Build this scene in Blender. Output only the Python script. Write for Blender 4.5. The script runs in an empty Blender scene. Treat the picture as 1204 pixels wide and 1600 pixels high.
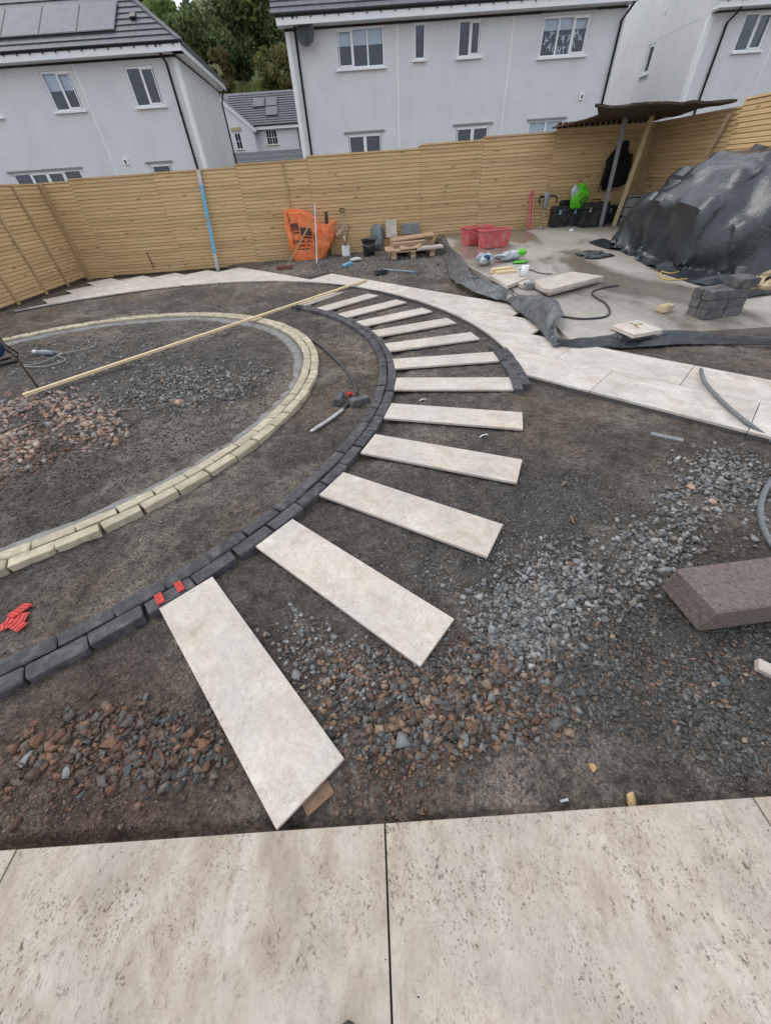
import bpy, bmesh, math, random
import numpy as np
from mathutils import Vector, Matrix, Euler

R = math.radians
random.seed(7)
rng = np.random.default_rng(7)
SC = bpy.context.scene
COL = SC.collection

# ------------------------------------------------------------------ camera
PITCH, ROLL, CAM_H, FPX = 0.75160044, -0.07042027, 1.59, 558.47
cd = bpy.data.cameras.new('camera')
cam = bpy.data.objects.new('camera', cd); COL.objects.link(cam)
cd.sensor_fit = 'VERTICAL'; cd.sensor_height = 24.0; cd.sensor_width = 18.0
cd.lens = 24.0 * FPX / 1600.0
cd.clip_start = 0.02; cd.clip_end = 2000.0
_f = Vector((0, math.cos(PITCH), -math.sin(PITCH)))
_u = Vector((0, math.sin(PITCH), math.cos(PITCH)))
_x = Vector((1, 0, 0))
c_, s_ = math.cos(ROLL), math.sin(ROLL)
_r = c_ * _x + s_ * _u
_up = -s_ * _x + c_ * _u
cam.matrix_world = Matrix(((_r.x, _up.x, -_f.x, 0), (_r.y, _up.y, -_f.y, 0), (_r.z, _up.z, -_f.z, CAM_H), (0, 0, 0, 1)))
SC.camera = cam

# ------------------------------------------------------------------ sky, sun, exposure
W = bpy.data.worlds.new('World'); SC.world = W; W.use_nodes = True
wn = W.node_tree; wn.nodes.clear()
sky = wn.nodes.new('ShaderNodeTexSky'); sky.sky_type = 'NISHITA'; sky.sun_disc = False
sky.sun_elevation = R(55); sky.sun_rotation = R(300); sky.air_density = 1.0; sky.dust_density = 3.0
mix = wn.nodes.new('ShaderNodeMix'); mix.data_type = 'RGBA'; mix.inputs[0].default_value = 0.82
mix.inputs[7].default_value = (7.3, 7.75, 8.3, 1)          # flat bright cloud cover
bg = wn.nodes.new('ShaderNodeBackground'); bg.inputs[1].default_value = 0.12
wo = wn.nodes.new('ShaderNodeOutputWorld')
wn.links.new(sky.outputs[0], mix.inputs[6]); wn.links.new(mix.outputs[2], bg.inputs[0]); wn.links.new(bg.outputs[0], wo.inputs[0])
sl = bpy.data.lights.new('sun', 'SUN'); sl.energy = 0.85; sl.angle = R(35); sl.color = (1.0, 0.97, 0.93)
sun = bpy.data.objects.new('sun', sl); COL.objects.link(sun)
_el, _az = R(55), R(300)
_sd = Vector((math.sin(_az) * math.cos(_el), math.cos(_az) * math.cos(_el), math.sin(_el)))
sun.rotation_euler = _sd.to_track_quat('Z', 'Y').to_euler()
SC.view_settings.view_transform = 'Standard'; SC.view_settings.look = 'None'
SC.view_settings.gamma = 1.0; SC.view_settings.use_curve_mapping = False
SC.view_settings.exposure = 0.48

# ------------------------------------------------------------------ numpy noise
_T = rng.random((256, 256))
def vnoise(x, y):
    xi = np.floor(x).astype(int); yi = np.floor(y).astype(int)
    fx = x - xi; fy = y - yi
    fx = fx * fx * (3 - 2 * fx); fy = fy * fy * (3 - 2 * fy)
    a = _T[xi & 255, yi & 255]; b = _T[(xi + 1) & 255, yi & 255]
    c = _T[xi & 255, (yi + 1) & 255]; d = _T[(xi + 1) & 255, (yi + 1) & 255]
    return (a * (1 - fx) + b * fx) * (1 - fy) + (c * (1 - fx) + d * fx) * fy
def fbm(x, y, o=4, s=0.0):
    r = 0; a = 0.5; t = 0
    for k in range(o):
        r = r + a * vnoise(x * 2 ** k + 17.3 * k + s, y * 2 ** k + 9.1 * k + s * 1.7); t += a; a *= 0.5
    return r / t
def sst(a, b, x):
    t = np.clip((np.asarray(x, float) - a) / (b - a), 0, 1); return t * t * (3 - 2 * t)

# ------------------------------------------------------------------ place: ground levels
CX, CY = -3.8174, 4.2043                      # the iron pin in the middle of the circles
R_DARK, R_YEL, R_PAVE = 3.955, 3.055, 5.418
SLAB = [(2.32, 4.40), (2.38, 5.6), (2.28, 6.6), (1.95, 8.3), (1.9, 10.6), (1.9, 11.83), (6.96, 11.83), (6.96, 4.12), (4.6, 4.30)]
def slab_z(x, y): return 0.07 + 0.043 * (np.asarray(y, float) - 4.4) + 0.008 * (np.asarray(x, float) - 2)
def in_poly(x, y, poly):
    x = np.asarray(x, float); y = np.asarray(y, float); ins = np.zeros(x.shape, bool); n = len(poly)
    for i in range(n):
        x1, y1 = poly[i]; x2, y2 = poly[(i + 1) % n]
        if y1 == y2: continue
        c = ((y1 > y) != (y2 > y)) & (x < (x2 - x1) * (y - y1) / (y2 - y1) + x1); ins ^= c
    return ins
def macro(x, y):
    x = np.asarray(x, float); y = np.asarray(y, float)
    rise = sst(6.4, 11.6, y) * np.clip(0.015 + 0.0245 * (np.clip(x, -9, 9) + 8), 0, 1)
    return rise
GO = (2.46, 3.61); GD = (0.695, -0.719); GN = (0.719, 0.695)      # the paving grid of the curved path
def gridco(x, y):
    dx = np.asarray(x, float) - GO[0]; dy = np.asarray(y, float) - GO[1]
    return dx * GD[0] + dy * GD[1], dx * GN[0] + dy * GN[1]
def ground_z(x, y, detail=True):
    x = np.asarray(x, float); y = np.asarray(y, float)
    r = np.hypot(x - CX, y - CY)
    z = -0.055 + macro(x, y)
    z = z + 0.022 * sst(4.12, 4.3, r) * (1 - sst(5.25, 5.36, r)) * (y > 0.2)      # firm bed under the fan of slabs
    if detail:
        n1 = fbm(x * 1.3, y * 1.3, 4) - 0.5
        n2 = fbm(x * 7, y * 7, 4, 5.5) - 0.5
        n3 = fbm(x * 24, y * 24, 2, 2.2) - 0.5
        fan = sst(3.8, 3.95, r) * (1 - sst(5.3, 5.7, r))
        rough = 1 - 0.6 * fan
        z = z + rough * (0.045 * n1 + 0.026 * n2) + 0.020 * n3
    pave = (r > 5.40) & (r < 7.4)
    s, n = gridco(x, y)
    z = np.where((r > 5.39) & (n > -0.62) & (n < 1.25) & (s < 3) , np.minimum(z, -0.045 + macro(x, y) * 0), z)
    z = np.where((r > 5.39) & (n > 1.1) & (n < 1.84) & (s > -6.7) & (s < -1.7), np.minimum(z, -.05), z)
    z = np.where((r > 5.39) & (n <= -0.5) & (x < -3.5), np.minimum(z, -0.045), z)
    z = np.where(y < 0.19, -0.07, z)
    if detail:
        z = np.where(in_poly(x, y, SLAB), np.minimum(z, slab_z(x, y) - 0.2), z)
    return z
def on_path(x, y):
    r = math.hypot(x - CX, y - CY); s, n = gridco(x, y)
    return r > R_PAVE and ((-.6 < n < .6 and s < 3.6) or (.6 <= n < 1.2 and s < -1.4) or (1.2 <= n < 1.8 and -6.6 < s < -1.8)) and x > -4
def surf(x, y):
    if y < .168: return 0.0
    if on_path(x, y): return 0.55 * float(macro(np.array([x]), np.array([y]))[0])
    if bool(in_poly(np.array([x]), np.array([y]), SLAB)[0]): return float(slab_z(x, y))
    return float(ground_z(np.array([x]), np.array([y]))[0])
def ray(px, py):
    x = (px - 602) / FPX; y = -(py - 800) / FPX
    return (c_ * _x * x + s_ * _u * x) + (-s_ * _x * y + c_ * _u * y) + _f
def on_z(px, py, z):
    d = ray(px, py); k = (z - CAM_H) / d.z; return Vector((d.x * k, d.y * k, z))
def onY(px, py, Y):
    d = ray(px, py); k = Y / d.y; return Vector((d.x * k, Y, d.z * k + CAM_H))
def at(px, py, dz=0.0):
    """the point of the ground or slab seen at a spot of the survey photograph"""
    z = 0.0
    for _ in range(8):
        p = on_z(px, py, z + dz)
        if p.y > 11.62 or p.y < 0: p = onY(px, py, 11.62); z = p.z - dz
        else: z = surf(p.x, p.y)
    if p.y > 11.6: z = surf(p.x, 11.62)
    return Vector((p.x, p.y, z + dz))

# ------------------------------------------------------------------ mesh helpers
class MB:
    def __init__(s): s.v = []; s.f = []; s.mi = []
    def add(s, vs, fs, m=0):
        o = len(s.v); s.v += [tuple(v) for v in vs]
        for f in fs: s.f.append(tuple(i + o for i in f)); s.mi.append(m)
        return s
    def box(s, size, loc=(0, 0, 0), rot=None, m=0, taper=1.0):
        x, y, z = (k / 2 for k in size); t = taper
        vs = [Vector(v) for v in ((-x, -y, -z), (x, -y, -z), (x, y, -z), (-x, y, -z), (-x * t, -y * t, z), (x * t, -y * t, z), (x * t, y * t, z), (-x * t, y * t, z))]
        if rot is not None:
            M_ = Euler(rot).to_matrix() if not isinstance(rot, Matrix) else rot
            vs = [M_ @ v for v in vs]
        vs = [v + Vector(loc) for v in vs]
        return s.add(vs, [(0, 3, 2, 1), (4, 5, 6, 7), (0, 1, 5, 4), (1, 2, 6, 5), (2, 3, 7, 6), (3, 0, 4, 7)], m)
    def cbox(s, size, ch, loc=(0, 0, 0), rot=None, jit=0.0, seed=0, m=0):
        """box with chamfered edges, a little uneven"""
        rg = random.Random(seed); x, y, z = (k / 2 for k in size)
        def ring(ix, zz, c):
            a, b = x - ix, y - ix
            return [(-a + c, -b, zz), (a - c, -b, zz), (a, -b + c, zz), (a, b - c, zz), (a - c, b, zz), (-a + c, b, zz), (-a, b - c, zz), (-a, -b + c, zz)]
        vs = ring(ch * .6, -z, ch) + ring(0, -z + ch, ch) + ring(0, z - ch, ch) + ring(ch, z, ch)
        vs = [Vector((v[0] + rg.uniform(-jit, jit), v[1] + rg.uniform(-jit, jit), v[2] + rg.uniform(-jit, jit) * .5)) for v in vs]
        if rot is not None:
            M_ = Euler(rot).to_matrix() if not isinstance(rot, Matrix) else rot
            vs = [M_ @ v for v in vs]
        vs = [v + Vector(loc) for v in vs]
        fs = [tuple(range(7, -1, -1)), tuple(range(24, 32))]
        for k in range(3):
            for i in range(8):
                j = (i + 1) % 8; fs.append((k * 8 + i, k * 8 + j, k * 8 + 8 + j, k * 8 + 8 + i))
        return s.add(vs, fs, m)
    def prism(s, poly, z0, z1, m=0):
        n = len(poly); A = sum(poly[i][0] * poly[(i + 1) % n][1] - poly[(i + 1) % n][0] * poly[i][1] for i in range(n))
        if A < 0: poly = poly[::-1]
        vs = [(p[0], p[1], z0) for p in poly] + [(p[0], p[1], z1) for p in poly]
        fs = [tuple(range(n - 1, -1, -1)), tuple(range(n, 2 * n))] + [(i, (i + 1) % n, n + (i + 1) % n, n + i) for i in range(n)]
        return s.add(vs, fs, m)
    def bar(s, a, b, w, d=None, m=0, up=(0, 0, 1)):
        a = Vector(a); b = Vector(b); d = d or w; t = (b - a); L = t.length; t.normalize()
        u = Vector(up)
        if abs(t.dot(u)) > .98: u = Vector((0, 1, 0))
        x = t.cross(u).normalized(); y = x.cross(t).normalized()
        M_ = Matrix((x, t, y)).transposed()
        return s.box((w, L, d), (a + b) / 2, M_, m)
    def tube(s, pts, r, n=8, cap=True, m=0):
        pts = [Vector(p) for p in pts]; k = len(pts); rs = r if isinstance(r, (list, tuple)) else [r] * k
        vs = []; pu = None
        for i, p in enumerate(pts):
            t = (pts[min(i + 1, k - 1)] - pts[max(i - 1, 0)]).normalized()
            u = pu if pu is not None else (Vector((0, 0, 1)) if abs(t.z) < .9 else Vector((1, 0, 0)))
            x = t.cross(u)
            if x.length < 1e-4: x = t.cross(Vector((0, 1, 0.1)))
            x.normalize(); y = x.cross(t).normalized(); pu = y
            vs += [p + rs[i] * (math.cos(2 * math.pi * j / n) * x + math.sin(2 * math.pi * j / n) * y) for j in range(n)]
        fs = []
        for i in range(k - 1):
            for j in range(n):
                a = i * n + j; b = i * n + (j + 1) % n; fs.append((a, b, b + n, a + n))
        if cap: fs += [tuple(range(n - 1, -1, -1)), tuple(range((k - 1) * n, k * n))]
        return s.add(vs, fs, m)
    def lathe(s, prof, n=20, loc=(0, 0, 0), sx=1, sy=1, m=0, cap=True):
        L = Vector(loc); k = len(prof)
        vs = [L + Vector((sx * r * math.cos(2 * math.pi * j / n), sy * r * math.sin(2 * math.pi * j / n), z)) for r, z in prof for j in range(n)]
        fs = []
        for i in range(k - 1):
            for j in range(n):
                a = i * n + j; b = i * n + (j + 1) % n; fs.append((a, b, b + n, a + n))
        if cap: fs += [tuple(range(n - 1, -1, -1)), tuple(range((k - 1) * n, k * n))]
        return s.add(vs, fs, m)
    def grid(s, P, m=0, closed=False):
        nu = len(P); nv = len(P[0]); o = len(s.v)
        s.v += [tuple(p) for row in P for p in row]
        for i in range(nu if closed else nu - 1):
            for j in range(nv - 1):
                i2 = (i + 1) % nu
                s.f.append((o + i * nv + j, o + i2 * nv + j, o + i2 * nv + j + 1, o + i * nv + j + 1)); s.mi.append(m)
        return s
    def mesh(s, name, mats, smooth=False):
        me = bpy.data.meshes.new(name); me.from_pydata(s.v, [], s.f)
        for mm in (mats if isinstance(mats, (list, tuple)) else [mats]): me.materials.append(mm)
        if any(s.mi): me.polygons.foreach_set('material_index', s.mi)
        if smooth: me.polygons.foreach_set('use_smooth', [True] * len(s.f))
        me.update(); return me
    def build(s, name, mats, parent=None, smooth=False, base=None):
        if base is not None:
            B = Vector(base); s.v = [tuple(Vector(v) - B) for v in s.v]
        return link(name, s.mesh(name, mats, smooth), parent, None if parent else base)
def link(name, me, parent=None, loc=None, rot=None):
    o = bpy.data.objects.new(name, me); COL.objects.link(o)
    if parent is not None: o.parent = parent
    if loc is not None: o.location = loc
    if rot is not None: o.rotation_euler = rot
    return o
def tag(o, label=None, cat=None, group=None, kind=None):
    if label: o['label'] = label
    if cat: o['category'] = cat
    if group: o['group'] = group
    if kind: o['kind'] = kind
    return o
def thing(name, label, cat, loc=(0, 0, 0), rot=None, group=None):
    o = bpy.data.objects.new(name, None); COL.objects.link(o); o.empty_display_size = .1
    o.location = loc
    if rot is not None: o.rotation_euler = rot
    return tag(o, label, cat, group)
def solidify(o, t, off=0):
    m = o.modifiers.new('thick', 'SOLIDIFY'); m.thickness = t; m.offset = off; return o
def subsurf(o, n=1):
    m = o.modifiers.new('smooth', 'SUBSURF'); m.levels = n; m.render_levels = n; return o
def np_mesh(name, V, T, mats, colors=None, smooth=False, flip=None):
    me = bpy.data.meshes.new(name); k = T.shape[1]
    me.vertices.add(len(V)); me.vertices.foreach_set('co', np.ascontiguousarray(V, dtype=np.float32).ravel())
    me.loops.add(T.size); me.loops.foreach_set('vertex_index', np.ascontiguousarray(T, dtype=np.int32).ravel())
    me.polygons.add(len(T)); me.polygons.foreach_set('loop_start', np.arange(0, T.size, k, dtype=np.int32))
    me.polygons.foreach_set('loop_total', np.full(len(T), k, dtype=np.int32))
    if smooth: me.polygons.foreach_set('use_smooth', np.ones(len(T), bool))
    me.update(calc_edges=True)
    for mm in (mats if isinstance(mats, (list, tuple)) else [mats]): me.materials.append(mm)
    if colors is not None:
        a = me.color_attributes.new('col', 'FLOAT_COLOR', 'POINT')
        a.data.foreach_set('color', np.ascontiguousarray(np.c_[colors, np.ones(len(colors))], dtype=np.float32).ravel())
    return me

# ------------------------------------------------------------------ materials
def srgb(r, g, b):
    return tuple(((c / 255) / 12.92 if c / 255 <= .04045 else ((c / 255 + .055) / 1.055) ** 2.4) for c in (r, g, b))
class NT:
    def __init__(s, name):
        s.m = bpy.data.materials.new(name); s.m.use_nodes = True; s.t = s.m.node_tree; s.n = s.t.nodes
        s.b = s.n['Principled BSDF']; s.out = s.n['Material Output']
    def new(s, t, **kw):
        n = s.n.new(t)
        for k, v in kw.items(): setattr(n, k, v)
        return n
    def L(s, a, b): s.t.links.new(a, b)
    def coords(s, kind='Object', scale=(1, 1, 1), rnd=0.0):
        tc = s.new('ShaderNodeTexCoord'); mp = s.new('ShaderNodeMapping'); mp.inputs['Scale'].default_value = scale
        src = tc.outputs[kind]
        if rnd:
            oi = s.new('ShaderNodeObjectInfo'); vm = s.new('ShaderNodeVectorMath', operation='MULTIPLY_ADD')
            cmb = s.new('ShaderNodeCombineXYZ')
            for i in range(3): s.L(oi.outputs['Random'], cmb.inputs[i])
            vm.inputs[1].default_value = (rnd, rnd * 1.7, rnd * .6); s.L(cmb.outputs[0], vm.inputs[0]); s.L(src, vm.inputs[2]); src = vm.outputs[0]
        s.L(src, mp.inputs[0]); return mp.outputs[0]
    def noise(s, co, scale, detail=4, rough=.55, dist=0.0):
        n = s.new('ShaderNodeTexNoise'); n.inputs['Scale'].default_value = scale; n.inputs['Detail'].default_value = detail
        n.inputs['Roughness'].default_value = rough; n.inputs['Distortion'].default_value = dist
        s.L(co, n.inputs['Vector']); return n.outputs['Fac']
    def voro(s, co, scale, feature='F1', out='Distance'):
        n = s.new('ShaderNodeTexVoronoi', feature=feature); n.inputs['Scale'].default_value = scale; s.L(co, n.inputs['Vector']); return n.outputs[out]
    def ramp(s, fac, stops, interp='LINEAR'):
        r = s.new('ShaderNodeValToRGB'); r.color_ramp.interpolation = interp; e = r.color_ramp.elements
        while len(e) < len(stops): e.new(.5)
        for k, (p, c) in enumerate(stops):
            e[k].position = p; e[k].color = (c, c, c, 1) if isinstance(c, (int, float)) else (*c, 1)
        s.L(fac, r.inputs[0]); return r.outputs[0]
    def mix(s, fac, a, b, mode='MIX'):
        m = s.new('ShaderNodeMix', data_type='RGBA', blend_type=mode); m.clamp_factor = True
        for k, v in ((0, fac), (6, a), (7, b)):
            if hasattr(v, 'is_linked'): s.L(v, m.inputs[k])
            elif k == 0: m.inputs[0].default_value = v
            else: m.inputs[k].default_value = (*v, 1) if len(v) == 3 else v
        return m.outputs[2]
    def math(s, op, a, b=0.0):
        m = s.new('ShaderNodeMath', operation=op)
        for k, v in enumerate((a, b)):
            if hasattr(v, 'is_linked'): s.L(v, m.inputs[k])
            else: m.inputs[k].default_value = v
        return m.outputs[0]
    def base(s, c):
        if hasattr(c, 'is_linked'): s.L(c, s.b.inputs['Base Color'])
        else: s.b.inputs['Base Color'].default_value = (*c, 1)
    def rough(s, v):
        if hasattr(v, 'is_linked'): s.L(v, s.b.inputs['Roughness'])
        else: s.b.inputs['Roughness'].default_value = v
    def bump(s, h, strength=.3, dist=.01, prev=None):
        b = s.new('ShaderNodeBump'); b.inputs['Strength'].default_value = strength; b.inputs['Distance'].default_value = dist
        s.L(h, b.inputs['Height'])
        if prev is not None: s.L(prev, b.inputs['Normal'])
        s.L(b.outputs[0], s.b.inputs['Normal']); return b.outputs[0]
    def objrand(s): return s.new('ShaderNodeObjectInfo').outputs['Random']
def M(name, base, rough=.8, var=.2, scale=8, bump=0.0, bscale=60, bdist=.004, rnd=0.0, spec=.4, metal=0.0, dirt=None, stretch=(1, 1, 1)):
    """plain stuff: base colour with uneven tone, wear and fine relief"""
    t = NT(name); co = t.coords('Object', stretch, 11.0)
    n = t.noise(co, scale, 5, .6)
    lo = tuple(c * (1 - var) for c in base); hi = tuple(min(1, c * (1 + var)) for c in base)
    c = t.ramp(n, [(.28, lo), (.72, hi)])
    if rnd:
        c = t.mix(1.0, c, t.ramp(t.objrand(), [(0, 1 - rnd), (1, 1.0)]), 'MULTIPLY')
    if dirt:
        col, amt, ds = dirt
        d = t.noise(co, ds, 6, .65)
        c = t.mix(t.ramp(d, [(.62 - amt * .4, 0.0), (.80 - amt * .3, .85)]), c, col)
    t.base(c); t.rough(rough); t.b.inputs['Specular IOR Level'].default_value = spec; t.b.inputs['Metallic'].default_value = metal
    if bump: t.bump(t.noise(co, bscale, 4, .6), bump, bdist)
    return t.m

def m_soil():
    t = NT('soil'); co = t.coords('Object')
    at_ = t.new('ShaderNodeAttribute', attribute_name='col')
    n = t.noise(co, 9, 6, .65); n2 = t.noise(co, 70, 4, .7)
    c = t.mix(1.0, at_.outputs['Color'], t.ramp(n, [(.28, .50), (.72, 1.50)]), 'MULTIPLY')
    c = t.mix(1.0, c, t.ramp(t.noise(co, 26, 7, .75, .4), [(.30, .50), (.5, 1.0), (.72, 1.45)]), 'MULTIPLY')
    c = t.mix(1.0, c, t.ramp(n2, [(.28, .34), (.5, 1.0), (.74, 1.85)]), 'MULTIPLY')
    v = t.voro(co, 120); vc = t.voro(co, 120, out='Color')
    sep = t.new('ShaderNodeSeparateColor'); t.L(vc, sep.inputs[0])
    grit = t.math('MULTIPLY', t.ramp(v, [(.18, 1.0), (.34, 0.0)]), t.ramp(sep.outputs[0], [(.80, 0.0), (.86, .8)]))
    c = t.mix(grit, c, t.ramp(sep.outputs[1], [(0, (.10, .09, .08)), (.6, (.16, .15, .145)), (1, (.27, .25, .23))]))
    t.base(c); t.rough(.93); t.b.inputs['Specular IOR Level'].default_value = .25
    b1 = t.bump(t.noise(co, 30, 8, .75), .9, .03)
    t.bump(t.noise(co, 210, 3, .7), .5, .004, b1)
    return t.m
def m_stone():
    t = NT('crushed_stone'); co = t.coords('Object')
    at_ = t.new('ShaderNodeAttribute', attribute_name='col')
    n = t.noise(co, 60, 5, .65)
    t.base(t.mix(1.0, at_.outputs['Color'], t.ramp(n, [(.3, .68), (.7, 1.25)]), 'MULTIPLY'))
    t.rough(.82); t.b.inputs['Specular IOR Level'].default_value = .3
    t.bump(t.noise(co, 160, 4, .7), .35, .003); return t.m
def m_porcelain(name, dirt, smear, light=1.0, seed=40.0, gx=1.5, gy=5.5, tint=(1, 1, 1)):
    light = np.array(tint) * light
    t = NT(name); co = t.coords('Object', (1.0, 1.0, 1.0), seed); st = t.coords('Object', (gx, gy, 3), seed); st2 = t.coords('Object', (gx * 3.2, gy * 3.2, 9), seed)
    st.node.inputs['Rotation'].default_value = (0, 0, R(22)); st2.node.inputs['Rotation'].default_value = (0, 0, R(22))
    n = t.noise(st, 1.9, 7, .62, .9); n2 = t.noise(st2, 3.0, 6, .7, .4); n3 = t.noise(co, 2.2, 4, .6, .6)
    a = tuple(light * (.43, .355, .285)); b = tuple(light * (.56, .485, .405)); w = tuple(light * (.66, .605, .54)); g = tuple(light * (.485, .445, .40))
    c = t.ramp(n, [(.28, a), (.48, b), (.72, w)])
    c = t.mix(t.ramp(n3, [(.42, 0.0), (.62, .7)]), c, g)
    c = t.mix(1.0, c, t.ramp(n2, [(.32, .86), (.65, 1.06)]), 'MULTIPLY')
    vein = t.noise(st, 2.6, 9, .68, 2.2)
    c = t.mix(t.ramp(vein, [(.478, 0.0), (.498, .42), (.518, 0.0)]), c, tuple(light * (.33, .27, .215)))
    c = t.mix(1.0, c, t.ramp(t.objrand(), [(0, .93), (1, 1.03)]), 'MULTIPLY')
    if smear:
        s1 = t.noise(co, 3.1, 6, .65, .8)
        c = t.mix(t.math('MULTIPLY', t.ramp(s1, [(.50, 0.0), (.72, smear)]), t.ramp(n2, [(.3, .25), (.7, 1.0)])), c, (.24, .165, .10))
    if dirt:
        dc = t.coords('Object', (1.0, 1.0, 1.0), seed); dl = t.coords('Object', (1.0, .74, 1.0), seed)
        mask = t.ramp(t.noise(dc, 3.6, 5, .65), [(.43, 0.0), (.60, 1.0)])
        mk = t.math('MULTIPLY', t.ramp(t.noise(dl, 62, 7, .72), [(.555, 0.0), (.645, .9)]), mask)
        fine = t.math('MULTIPLY', t.ramp(t.noise(dl, 150, 4, .6), [(.565, 0.0), (.65, .85)]), t.ramp(t.noise(dc, 5.5, 3, .6), [(.43, 0.0), (.66, 1.0)]))
        big = t.ramp(t.noise(dl, 24, 4, .6), [(.715, 0.0), (.77, .8)])
        haze = t.math('MULTIPLY', t.ramp(t.noise(dl, 13, 8, .78), [(.50, 0.0), (.68, .42)]), mask)
        c = t.mix(t.math('MULTIPLY', haze, dirt), c, (.20, .140, .085))
        for k in (mk, fine, big): c = t.mix(t.math('MULTIPLY', k, dirt), c, (.088, .056, .031))
    t.base(c); t.rough(t.ramp(n2, [(.3, .52), (.7, .66)])); t.b.inputs['Specular IOR Level'].default_value = .35
    b1 = t.bump(t.noise(st, 6, 8, .68, 1.2), .22, .006)
    t.bump(t.noise(co, 120, 3, .6), .12, .002, b1); return t.m
def m_wood(name, a, b, axis=0, knots=True, rnd=.22, rough=.75, gs=1.0):
    t = NT(name); sc = [30 * gs] * 3; sc[axis] = 1.6 * gs
    co = t.coords('Object', tuple(sc), 23.0); kc = t.coords('Object', tuple(4.0 if i == axis else 15 for i in range(3)), 31.0)
    n = t.noise(co, 1.0, 5, .6, .5)
    c = t.ramp(n, [(.3, a), (.7, b)])
    if knots:
        v = t.voro(kc, .55)
        c = t.mix(t.ramp(v, [(.06, .85), (.17, 0.0)]), c, tuple(x * .32 for x in a))
    oi = t.objrand()
    c = t.mix(1.0, c, t.ramp(oi, [(0, 1 - rnd), (.5, 1.0), (1, 1 + rnd * .4)]), 'MULTIPLY')
    t.base(c); t.rough(rough); t.b.inputs['Specular IOR Level'].default_value = .25
    t.bump(n, .15, .003); return t.m
def m_harl():
    t = NT('roughcast_render'); co = t.coords('Object')
    n = t.noise(co, .9, 5, .6); v = t.voro(co, 42); n2 = t.noise(co, 30, 5, .75); drip = t.noise(t.coords('Object', (3, 3, .25)), 1.2, 5, .6)
    c = t.ramp(n, [(.3, (.63, .634, .652)), (.7, (.72, .72, .73))])
    c = t.mix(1.0, c, t.ramp(v, [(.0, .74), (.22, 1.03)]), 'MULTIPLY')
    c = t.mix(1.0, c, t.ramp(n2, [(.3, .74), (.7, 1.12)]), 'MULTIPLY')
    c = t.mix(1.0, c, t.ramp(drip, [(.35, .985), (.6, 1.01)]), 'MULTIPLY')
    t.base(c); t.rough(.95); t.b.inputs['Specular IOR Level'].default_value = .1
    t.bump(n2, .6, .012); return t.m
def m_rooftile():
    t = NT('grey_roof_tile'); co = t.coords('Object', (1, 1, 1), 9.0)
    br = t.new('ShaderNodeTexBrick'); br.inputs['Scale'].default_value = 1.0; br.inputs['Mortar Size'].default_value = .012; br.inputs['Brick Width'].default_value = .30; br.inputs['Row Height'].default_value = 5.0
    br.inputs['Color1'].default_value = (1, 1, 1, 1); br.inputs['Color2'].default_value = (.86, .86, .88, 1); br.inputs['Mortar'].default_value = (.55, .55, .57, 1); br.offset = 0
    t.L(co, br.inputs['Vector'])
    n = t.noise(co, 5, 5, .6)
    c = t.mix(1.0, t.ramp(n, [(.3, (.085, .089, .103)), (.7, (.125, .129, .145))]), br.outputs[0], 'MULTIPLY')
    t.base(c); t.rough(.62); t.bump(t.noise(co, 90, 3), .1, .002); return t.m
def m_glass():
    t = NT('window_glass')
    g = t.new('ShaderNodeBsdfGlossy'); g.inputs['Roughness'].default_value = .03; g.inputs['Color'].default_value = (.85, .9, 1, 1)
    tr = t.new('ShaderNodeBsdfTransparent'); tr.inputs['Color'].default_value = (.88, .91, .94, 1)
    mx = t.new('ShaderNodeMixShader'); fr = t.new('ShaderNodeFresnel'); fr.inputs['IOR'].default_value = 1.5
    fac = t.math('ADD', t.math('MULTIPLY', fr.outputs[0], .7), .012)
    t.L(fac, mx.inputs[0]); t.L(tr.outputs[0], mx.inputs[1]); t.L(g.outputs[0], mx.inputs[2]); t.L(mx.outputs[0], t.out.inputs[0])
    return t.m
def m_concrete():
    t = NT('wet_concrete'); co = t.coords('Object'); st = t.coords('Object', (1, .45, 1))
    n = t.noise(st, 1.1, 6, .62, .6); n2 = t.noise(co, 14, 5, .65); wet = t.ramp(t.noise(st, .55, 5, .55, .4), [(.47, 0.0), (.56, 1.0)])
    c = t.ramp(n, [(.28, (.25, .222, .187)), (.5, (.345, .315, .275)), (.75, (.43, .40, .36))])
    c = t.mix(1.0, c, t.ramp(n2, [(.3, .84), (.7, 1.1)]), 'MULTIPLY')
    c = t.mix(wet, c, t.mix(1.0, c, (.56, .53, .5), 'MULTIPLY'))
    sp = t.ramp(t.noise(co, 60, 3, .6), [(.66, 0.0), (.72, .6)])
    c = t.mix(sp, c, (.10, .09, .08))
    t.base(c); t.rough(t.ramp(wet, [(0, .8), (1, .16)])); t.bump(t.noise(co, 45, 4, .65), .18, .004); return t.m
def m_sheet(name, a, b, rough=.4, crease=.5, scale=7, dust_or_sheen=None, spec=.5):
    """polythene: dark, creased, with patches of dust or painted sheen"""
    t = NT(name); co = t.coords('Object'); n = t.noise(co, scale * .4, 5, .6, .8); f = t.noise(co, scale, 6, .62, 1.5); f2 = t.noise(co, scale * 4, 5, .6, .6)
    c = t.ramp(n, [(.3, a), (.7, b)])
    if dust_or_sheen:
        c = t.mix(t.ramp(t.noise(co, scale * .9, 7, .68, .5), [(.46, 0.0), (.72, dust_or_sheen[1])]), c, dust_or_sheen[0])
    t.base(c); t.rough(t.ramp(n, [(.3, rough * .8), (.7, min(1, rough * 1.3))])); t.b.inputs['Specular IOR Level'].default_value = spec
    b1 = t.bump(f, crease, .05); t.bump(f2, crease * .5, .012, b1); return t.m
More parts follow.
